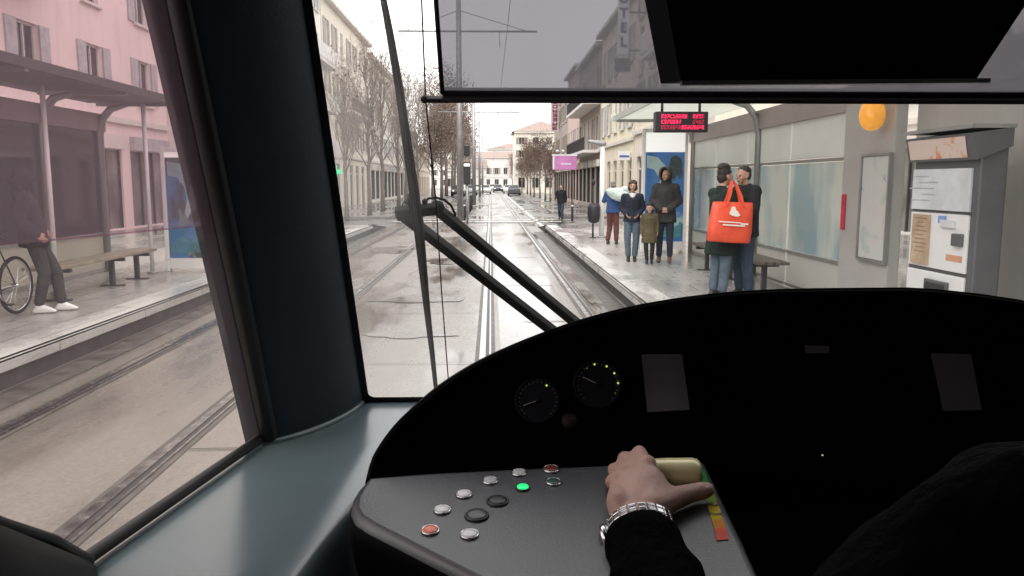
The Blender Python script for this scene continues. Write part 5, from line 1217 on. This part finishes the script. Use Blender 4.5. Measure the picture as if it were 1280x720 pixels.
# gauges, papers and small fittings on the panel
M_dial = mat('dial_face', (.26, .265, .29), .6, var=.2, scale=30, spec=.05); M_dialk = mat('dial_black', (.008, .008, .010), .5, spec=.02); M_tick = mat('dial_tick', (.12, .12, .11), .6, spec=.05)
M_ledg = mat('dial_lamp', (.3, .4, .05), .4, emit=(.62, .85, .16), estr=.75); M_ledd = mat('dial_lamp_dim', (.2, .22, .04), .4, emit=(.5, .6, .1), estr=.10)
M_paper = mat('taped_paper', (.070, .068, .074), .7, var=.06, scale=8, spec=.02); M_needle = mat('needle', (.2, .2, .2), .6, spec=.05)
def basis(n):
    x = RIGHT-n*RIGHT.dot(n); x.normalize(); return x, n.cross(x)*(1 if n.cross(x).z > 0 else -1)
def gauge(u, v, rpx, face, lamps, needle, lab):
    q, n = on_panel(u, v, .004); n = (n*.35+(EYE-q).normalized()*.65).normalized(); q = q+n*.012; rr = rpx*(q-EYE).length/1000; x, y = basis(n)
    A = lambda a, k: q+(x*math.cos(a)+y*math.sin(a))*rr*k
    b = MB(); b.lathe([(rr*1.0, -.03), (rr*1.04, .004), (rr*.96, .006), (rr*.93, .003)], q, n, M_dialk, 32); o = b.build('gauge', desk, DB); o['label'] = lab
    b = MB(); b.loft([[A(2*math.pi*i/32, k)+n*.0025 for i in range(32)] for k in (.93, .42)], face, True, False, False); b.loft([[A(2*math.pi*i/24, k)+n*.0027 for i in range(24)] for k in (.42, .01)], M_dialk, True, False, False); b.build('dial', o, DB)
    b = MB()
    for i in range(21):
        a = R(-45+i*13.5); b.bar(A(a, .80)+n*.0035, A(a, .90)+n*.0035, .0007, .0005, M_tick, n)
    b.build('tick_marks', o, DB)
    b = MB(); b.bar(A(needle, -.12)+n*.005, A(needle, .7)+n*.005, .0012, .0008, M_needle, n); b.lathe([(rr*.12, .003), (rr*.1, .007), (.0005, .008)], q, n, M_dialk, 16); b.build('needle', o, DB)
    for a, k, m in lamps:
        b = MB(); b.hull([(A(R(a), k)+n*.004, .0017 if m is M_ledg else .0011)], m, 1); b.build('lamp', o, DB)
gauge(672, 503, 27, M_dial, [(58, .80, M_ledg)], R(200), 'grey dial with one yellow green lamp')
gauge(746, 482, 29, M_dialk, [(98, .84, M_ledg), (62, .84, M_ledg), (32, .84, M_ledg), (2, .86, M_ledg), (-28, .82, M_ledd), (124, .80, M_ledd)], R(155), 'black dial with an arc of green lamps')
def decal(pts, m, nm, lab=None, h=.0025, rows=1):
    b = MB(); k = 10; h = .0022; Q = [V(p+(0,)) for p in pts]
    top = [Q[0].lerp(Q[1], i/k) for i in range(k+1)]; bot = [Q[3].lerp(Q[2], i/k) for i in range(k+1)]
    b.loft([[on_panel(*a.lerp(c, j/8)[:2], h)[0] for a, c in zip(top, bot)] for j in range(9)], m, False, smooth=False); o = b.build(nm, desk, DB, recalc=False)
    if lab: o['label'] = lab
decal([(801, 443), (852, 443), (861, 513), (809, 516)], M_paper, 'notice', 'pale notice left of centre', .006)
decal([(1162, 441), (1213, 442), (1226, 513), (1178, 514)], M_paper, 'notice', 'pale notice at the right of the panel', .006)
decal([(1005, 431), (1036, 432), (1036, 441), (1006, 441)], M_paper, 'name_plate', None, .006)
decal([(958, 495), (1112, 495), (1116, 562), (962, 562)], mat('screen_dark', (.0010, .0011, .0019), .7, spec=.0), 'screen', 'dark switched off screen', .008)
q, n = on_panel(712, 530, .002); b = MB(); b.lathe([(.012, 0), (.012, .008), (.009, .012), (.0005, .012)], q, n, mat('knob_brown', (.016, .011, .009), .5, spec=.05), 16); b.build('knob', desk, DB)
for u, v in ((1027, 583),):
    q, n = on_panel(u, 570, .003); b = MB(); b.hull([(q, .0015)], mat('pin_light', (.5, .5, .45), .4, emit=(1, 1, .8), estr=.4), 1); b.build('lamp', desk, DB)

# traction lever: slot plate with coloured scale, stem and golden grip
M_gold = mat('grip_gold', (.78, .73, .42), .30, .15, var=.08, scale=20)
hp = at_Y(836, 591, .985); ax = (at_Y(874, 590, .985)-at_Y(800, 592, .985)).normalized()
b = MB(); b.lathe([(.001, -.052), (.012, -.051), (.0168, -.046), (.0185, -.035), (.0190, 0), (.0185, .030), (.0168, .0375), (.012, .041), (.001, .042)], hp, ax, M_gold, 28); grip = b.build('lever_grip', desk, DB)
fo = hp-DN*((hp-DP).dot(DN))+V((-.005, .0, 0))
b = MB(); b.tube([fo, hp-ax*.005], .009, M_blk, 12); b.lathe([(.026, 0), (.024, .008), (.012, .016)], fo, DN, M_blk, 20); b.build('lever_stem', desk, DB)
lblq = [((868, 588), (880, 586), (888, 606), (876, 609), (.03, .22, .05)), ((876, 609), (888, 606), (897, 627), (884, 630), (.16, .27, .03)), ((884, 630), (897, 627), (903, 648), (890, 651), (.50, .38, .02)), ((890, 651), (903, 648), (907, 658), (893, 661), (.52, .20, .02)), ((893, 661), (907, 658), (911, 674), (896, 675.5), (.60, .10, .06))]
b = MB()
for k, (p0, p1, p2, p3, c) in enumerate(lblq):
    m = mat('scale_colour_%s' % 'abcde'[k], c, .5, var=.1, scale=40, spec=.1); b.face([on_desk(*p, .0012) for p in (p0, p1, p2, p3)], m)
sc_ = b.build('lever_scale', desk, DB)
b = MB()
def arc(uc, vc, r, a0, a1, wd=.0022, h=.0022, m=M_blk, n=10):
    o = on_desk(uc, vc, h); x = V((1, 0, 0)); y = DN.cross(x)
    b.loft([[o+(x*math.cos(a)+y*math.sin(a))*(r+w_) for w_ in (0, wd)] for a in [a0+(a1-a0)*i/n for i in range(n+1)]], m, False, smooth=False)
arc(891, 628, .0055, R(190), R(400)); arc(890, 629, .0008, 0, 6.28, .0018); arc(893, 637, .009, R(215), R(330), .0022)
arc(877, 597, .0035, R(20), R(250), .0016, m=M_tick)
b.build('lever_symbol', sc_, DB)

# ------------------------------------------------------------------ roller blind
M_blind = None
def blind_mat(name, tcol, body, fac):
    m, nt, out = new_mat(name); t = N(nt, 'ShaderNodeBsdfTransparent'); t.inputs[0].default_value = rgba(tcol)
    tr = N(nt, 'ShaderNodeBsdfTranslucent'); tr.inputs[0].default_value = rgba(body); d = N(nt, 'ShaderNodeBsdfDiffuse'); d.inputs[0].default_value = rgba(body, .4)
    tc = N(nt, 'ShaderNodeTexCoord'); mp = N(nt, 'ShaderNodeMapping'); mp.inputs['Scale'].default_value = (6, 1, .6); nt.links.new(tc.outputs['Object'], mp.inputs[0])
    nz = N(nt, 'ShaderNodeTexNoise', Scale=2.0, Detail=3.0); nt.links.new(mp.outputs[0], nz.inputs['Vector'])
    a = N(nt, 'ShaderNodeMixShader'); a.inputs[0].default_value = .25; nt.links.new(tr.outputs[0], a.inputs[1]); nt.links.new(d.outputs[0], a.inputs[2])
    r = N(nt, 'ShaderNodeMapRange'); r.inputs[3].default_value = fac-.06; r.inputs[4].default_value = fac+.06; nt.links.new(nz.outputs[0], r.inputs[0])
    x = N(nt, 'ShaderNodeMixShader'); nt.links.new(r.outputs[0], x.inputs[0]); nt.links.new(t.outputs[0], x.inputs[1]); nt.links.new(a.outputs[0], x.inputs[2])
    nt.links.new(x.outputs[0], out.inputs[0]); return m
M_blind = blind_mat('blind_fabric', (.185, .177, .19), (.28, .27, .30), .36)
M_film = blind_mat('side_blind_film', (.80, .67, .74), (.52, .40, .47), .12)
OFF = .055
bl = thing('roller_blind', 'grey see through roller blind pulled down over the upper windscreen with a black bottom bar', 'blind', on_ws(553, 112, OFF)); BB = bl.location
c1, c0 = on_ws(553, 116, OFF), on_ws(545, 0, OFF); c0 = c1+(c0-c1)*1.9
b = MB(); b.face([c1, mir(c1), mir(c0), c0], M_blind); b.build('fabric', bl, BB)
for f in (V, mir):
    b = MB(); b.tube([f(c1+wsn_*.002), f(c0+wsn_*.002)], .0032, M_gask, 6); b.build('hem', bl, BB)
k0 = on_ws(531, 124, OFF-.002); kb = on_ws(553, 119, OFF-.004); kb2 = mir(kb)
b = MB(); b.bar(kb, kb2, .012, .0195, M_gask, wsn_.cross(V((1, 0, 0))), bevel=.003); b.bar(kb+V((0, -.008, -.006)), kb2+V((0, -.008, -.006)), .006, .005, M_dkmet, wsn_.cross(V((1, 0, 0)))); b.bar(k0, kb+V((.01, 0, -.006)), .010, .007, M_gask, wsn_.cross(V((1, 0, 0))), bevel=.002); b.bar(mir(k0), kb2+V((-.01, 0, -.006)), .010, .007, M_gask, wsn_.cross(V((1, 0, 0))), bevel=.002)
b.hull([(k0, .006)], M_gask, 2); b.build('bottom_bar', bl, BB)
gp = [on_ws(u, v, OFF-.02) for u, v in ((524, -60), (527, 0), (532, 124), (545, 252), (552, 365), (561, 482))]
for f in (V, mir):
    b = MB(); b.tube([f(p) for p in gp], .0011, M_gask, 6); b.hull([(f(on_ws(540, 207, OFF-.02)), (.0032, .0032, .0045))], M_gask, 1); b.build('guide_cable', bl, BB)
# tinted pull-down film on the left side window
sn = (S_b2-S_b0).cross(S_T0-S_b0).normalized()
if sn.x < 0: sn = -sn
def on_side(u, v, off): return on_plane(u, v, S_b1+sn*off, sn)
fl, fr_ = on_side(-60, 312, .012), on_side(276, 280, .012)
dl = (S_T0-S_b0).normalized(); dr = dS.normalized()
sb = thing('side_blind', 'pinkish translucent blind drawn halfway down the left side window', 'blind', fr_); 
f0 = fl+(fl-fr_)*1.2
tp = lambda p, d, z: p+d*((z-p.z)/d.z)
b = MB(); b.face([f0, fr_, tp(fr_, dr, 2.34), tp(f0, dl, 2.34)], M_film); b.build('fabric', sb, fr_)
b = MB(); b.tube([f0, fr_], .0012, M_film, 6); b.build('hem', sb, fr_)

# ------------------------------------------------------------------ overhead monitor
M_mon = mat('monitor_black', (.0025, .003, .0045), .6, var=.15, scale=6, spec=.02); M_monl = mat('monitor_edge', (.045, .045, .05), .4)
A = [at_Y(833, 0, .90), at_Y(851, 101, .93), at_Y(1221, 98, .93), at_Y(1286, 0, .90)]
A[0] = A[1]+(A[0]-A[1])*2.6; A[3] = A[2]+(A[3]-A[2])*2.6
mo = thing('overhead_monitor', 'black wedge shaped housing hanging from the cab ceiling in front of the blind', 'monitor', (A[1]+A[2])/2); MBs = mo.location
b = MB(); D_ = V((0, .11, .0)); b.loft([A, [p+D_+V((0, 0, .01)) for p in A]], M_mon, True, True, False); b.build('housing', mo, MBs)
b = MB(); b.bar(A[1]+V((0, -.002, -.003)), A[2]+V((.012, -.002, -.003)), .01, .005, M_monl); b.build('lower_edge', mo, MBs)
b = MB(); pz = [A[1].lerp(A[0], .06).lerp(A[2], .04), A[2].lerp(A[3], .06).lerp(A[1], .04), A[3].lerp(A[2], .1).lerp(A[0], .06), A[0].lerp(A[1], .1).lerp(A[3], .06)]
b.face([p+V((0, -.003, 0)) for p in pz], mat('monitor_screen', (.004, .0048, .0075), .5, spec=.03)); b.build('screen', mo, MBs)
b = MB(); b.box(((A[0]+A[3])/2+V((0, .05, .05))), (.2, .08, .14), M_mon); b.build('mount', mo, MBs)

# ------------------------------------------------------------------ wiper outside the windscreen
wz = lambda u, v, k=0: on_ws(u, v, -.05-k)
WB = wz(520, 266); wp_ = thing('windscreen_wiper', 'large parallel arm wiper with a long upright blade in front of the windscreen', 'wiper', WB)
M_wip = mat('wiper_black', (.006, .0065, .007), .6, var=.2, scale=12, spec=.12); M_wipr = mat('wiper_rubber', (.012, .011, .012), .7)
b = MB(); pts = [wz(u, v) for u, v in ((479, -2), (487, 40), (499, 110), (509, 180), (517, 235), (521, 266), (526, 310), (533, 380), (540, 440), (545.5, 492))]
b.tube(pts, [.0048, .0058, .0068, .0078, .0088, .0095, .0088, .0068, .0055, .0045], M_wip, 10); b.build('blade', wp_, WB)
b = MB(); b.tube([p+wsn_*.014 for p in pts], .0026, M_wipr, 6); b.build('blade_rubber', wp_, WB)
b = MB(); b.bar(wz(503, 268, .02), wz(690, 413, .02)+(wz(690, 413, .02)-wz(503, 268, .02))*.5, .016, .0215, M_wip, wsn_, bevel=.003); b.build('arm', wp_, WB)
b = MB(); b.bar(wz(545, 260, .02), wz(718, 402, .02)+(wz(718, 402, .02)-wz(545, 260, .02))*.5, .016, .0205, M_wip, wsn_, bevel=.003); b.build('arm', wp_, WB)
b = MB(); b.bar(wz(494, 266, .01), wz(548, 261, .01), .018, .016, M_wip, wsn_, bevel=.003); b.bar(wz(496, 267, .022), wz(510, 266, .022), .02, .022, M_wip, wsn_, bevel=.003); b.bar(wz(514, 245, .012), wz(527, 292, .012), .016, .021, M_wip, wsn_, bevel=.004); b.hull([(wz(546, 260, .02), (.014, .012, .014))], M_wip, 2); b.hull([(wz(531, 252, .02), .006)], M_wip, 1); b.build('head_bracket', wp_, WB)
b = MB(); b.tube([wz(u, v, .03) for u, v in ((530, 252), (536, 248), (545, 247), (556, 250), (564, 257), (569, 268), (570, 280))], .0022, M_wip, 8); b.tube([wz(u, v, .03) for u, v in ((506, 262), (503, 256), (506, 251), (511, 256))], .0014, M_wip, 6); b.build('washer_hose', wp_, WB)
# ------------------------------------------------------------------ driver
SX, SY = XC+.03, .60
D = dict(pelvis=V((SX, .52, 1.02)), waist=V((SX, .54, 1.17)), chest=V((SX-.01, .60, 1.36)), neck=V((SX-.01, .63, 1.575)), head=V((SX, .67, 1.73)),
    shL=V((SX-.185, .66, 1.535)), shR=V((SX+.19, .60, 1.53)), elL=at_Y(880, 955, .63), wrL=at_Y(799, 655, .872), elR=V((SX+.30, .74, 1.42)), wrR=V((SX+.24, .93, 1.52)),
    hipL=V((SX-.09, .52, 1.0)), hipR=V((SX+.09, .52, 1.0)), knL=V((SX-.12, .95, 1.02)), knR=V((SX+.12, .95, 1.02)), anL=V((SX-.12, .98, .56)), anR=V((SX+.12, .98, .56)), face=math.pi, nod=R(6), toe=V((0, 1, 0)), curl=.5)
drv = thing('person', 'driver in a black hooded jacket with a steel watch, left hand on the golden lever', 'person', (SX, .52, .46))
def driver_hand(b, s):
    if s == 'R':
        hand_part(b, D['wrR'], V((-.1, 1, -.15)), V((-1, 0, .2)), M_skin2, 1.0, -.4); return True
    m = M_skin2; w0 = D['wrL']; P = lambda u, v, Y: at_Y(u, v, Y)
    mcp = [P(809, 582, .958), P(795, 585, .962), P(782, 592, .958), P(771, 603, .948)]
    # back of the hand
    b.hull([(w0+V((0, .004, 0)), (.030, .022, .021)), (mcp[0], .0115), (mcp[1], .0115), (mcp[2], .011), (mcp[3], .010)], m, 2)
    for q_ in mcp: b.hull([(q_+V((0, -.001, .003)), .0118)], m, 2)
    b.hull([(w0+V((-.004, .01, -.006)), (.026, .02, .02)), (P(772, 628, .90), (.014, .016, .016)), (mcp[3]+V((0, -.012, -.006)), .012)], m, 2)     # little finger side
    b.hull([(w0+V((.012, .016, -.002)), (.02, .02, .018)), (P(826, 622, .915), (.018, .018, .017)), (mcp[0]+V((.003, -.02, -.008)), .014)], m, 2)   # thumb side
    pip = [P(799, 566, 1.000), P(781, 573, 1.004), P(768, 587, .998), P(764, 602, .982)]
    for k in range(4):
        r = (.0098, .0098, .0092, .0082)[k]
        dip = pip[k]+V((.010, .020, -.024)); tip = dip+V((.008, -.004, -.022))
        b.hull([(mcp[k], r*1.12), (mcp[k].lerp(pip[k], .5), r*.98)], m, 2); b.hull([(mcp[k].lerp(pip[k], .5), r*.98), (pip[k], r*1.06)], m, 2); b.hull([(pip[k], r*1.03), (dip, r*.92)], m, 2); b.hull([(dip, r*.92), (tip, r*.82)], m, 2)
    # thumb: leaves the palm near the wrist and closes along the underside of the grip
    t0, t1, t2, t3 = P(815, 634, .892), P(838, 624, .915), P(864, 616.5, .935), P(884, 612, .945)
    b.hull([(t0, .019), (t1, .0152)], m, 2); b.hull([(t1, .0152), (t2, .0118)], m, 2); b.hull([(t2, .0118), (t2.lerp(t3, .55), .0118)], m, 2); b.hull([(t2.lerp(t3, .5), .0118), (t3, .0098)], m, 2)
    b.hull([(t0, .018), (t1, .0145), (mcp[0]+V((0, -.015, -.010)), .012)], m, 2)
    NAIL.append((t3, t2))
    return True
NAIL = []
M_skin3 = skin_mat('skin_driver', (.44, .28, .23))
body(D, drv, M_skin3, .0031, True, False, driver_hand)
b = MB(); n0 = (EYE-NAIL[0][0]).normalized(); b.hull([(NAIL[0][0]+(NAIL[0][1]-NAIL[0][0])*.1+n0*.0072+V((0, 0, .002)), (.0058, .0045, .0036))], mat('finger_nail', (.52, .36, .31), .3), 2); b.build('thumb_nail', drv)
def dj():
    b = MB(); m = C_drv; H = lambda *x: b.hull(list(x), m, 3)
    H((D['chest']+V((0, 0, .06)), (.19, .135, .11)), (D['waist'], (.18, .14, .06))); H((D['waist'], (.18, .14, .06)), (D['pelvis']+V((0, 0, -.02)), (.19, .15, .06)))
    H((D['chest']+V((0, 0, .08)), (.17, .12, .09)), (D['shL'], .088), (D['shR'], .085)); H((D['neck']+V((0, .0, -.05)), .095), (D['shL'].lerp(D['shR'], .2), .075), (D['shR'].lerp(D['shL'], .2), .07))
    H((D['neck']+V((0, -.05, .02)), (.12, .08, .075)), (D['neck']+V((0, -.10, -.06)), (.11, .06, .09)))
    w0, e0, s0 = D['wrL'], D['elL'], D['shL']
    H((s0, .088), (s0.lerp(e0, .5), .074)); H((s0.lerp(e0, .5), .074), (e0, .066)); 
    cf = e0.lerp(w0, .86); H((e0, .064), (e0.lerp(w0, .5), .056)); H((e0.lerp(w0, .5), .056), (cf, .044))
    w0, e0, s0 = D['wrR'], D['elR'], D['shR']; H((s0, .085), (e0, .065)); H((e0, .062), (e0.lerp(w0, .9), .045))
    o = b.build('jacket', drv); remesh(o, .007, 3, .5, .0)
    nn = [v.normal.copy() for v in o.data.vertices]
    for v, n_ in zip(o.data.vertices, nn):      # sleeve folds across the forearm
        q = v.co; k = noise.noise(q*16)*.006+noise.noise(V((q.x*9, q.y*30, q.z*30)))*.005; v.co += n_*k
C_drv = mat('driver_jacket', (.0018, .002, .0026), .9, var=.4, scale=14, bump=.4, bscale=60, spec=.03); dj()
trousers(D, drv, C_char); shoes(D, drv, M_shoeD); hair(D, drv, M_hairD, 'short')
for o_ in drv.children:
    for v in o_.data.vertices: v.co -= drv.location
# driver seat
M_seat = mat('seat_fabric', (.03, .032, .04), .85, var=.3, scale=12)
st = thing('driver_seat', 'dark driver seat under the driver', 'seat', (SX, .42, .45))
b = MB(); b.hull([((-.2, -.12, .42), (.06, .1, .05)), ((.2, -.12, .42), (.06, .1, .05)), ((-.2, .22, .42), (.06, .1, .05)), ((.2, .22, .42), (.06, .1, .05))], M_seat, 2); b.build('seat', st)
b = MB(); b.hull([((-.19, -.16, .5), (.05, .05, .06)), ((.19, -.16, .5), (.05, .05, .06)), ((-.16, -.24, 1.02), (.05, .04, .06)), ((.16, -.24, 1.02), (.05, .04, .06))], M_seat, 2); b.build('backrest', st)
b = MB(); b.tube([(0, .04, 0), (0, .04, .4)], .06, M_dkmet, 14); b.lathe([(.22, 0), (.22, .02), (.1, .04)], (0, .04, 0), (0, 0, 1), M_dkmet); b.build('pedestal', st)
# wristwatch with link bracelet
M_steel = mat('watch_steel', (.62, .62, .63), .22, 1.0, var=.1, scale=60); M_wdial = mat('watch_dial', (.03, .03, .034), .2)
w0 = D['wrL']; ad = (w0-D['elL']).normalized(); wc = w0-ad*.006
xx = (RIGHT-ad*RIGHT.dot(ad)).normalized(); yy = xx.cross(ad)
if yy.z < 0: yy = -yy
wt = thing('wristwatch', 'steel watch with a shiny link bracelet on the left wrist of the driver', 'watch', wc)
b = MB(); NL = 22; ea, eb = .0375, .0315
def wpnt(a, k=0.0): return wc+xx*math.cos(a)*(ea+k)+yy*math.sin(a)*(eb+k)
for i in range(NL):
    a = 2*math.pi*(i+.5)/NL
    tg = (wpnt(a+.05)-wpnt(a-.05)).normalized(); nn = (wpnt(a)-wc).normalized(); nn = (nn-tg*nn.dot(tg)).normalized()
    for off_, wd in ((-.0062, .0046), (0, .0062), (.0062, .0046)):
        b.box(wpnt(a)+ad*off_, (.0088, wd, .0032), M_steel, Matrix((tg, ad, nn)).transposed(), .0009)
b.build('bracelet', wt, wc)
a = R(208); tg = (wpnt(a+.05)-wpnt(a-.05)).normalized(); nn = (wpnt(a)-wc).normalized()
b = MB(); b.lathe([(.016, 0), (.0185, .003), (.0185, .007), (.016, .009), (.0005, .009)], wpnt(a, -.001), nn, M_steel, 28); cs = b.build('case', wt, wc)
b = MB(); b.lathe([(.0155, .0092), (.0005, .0094)], wpnt(a, -.001), nn, M_wdial, 24); b.build('dial', cs, wc)
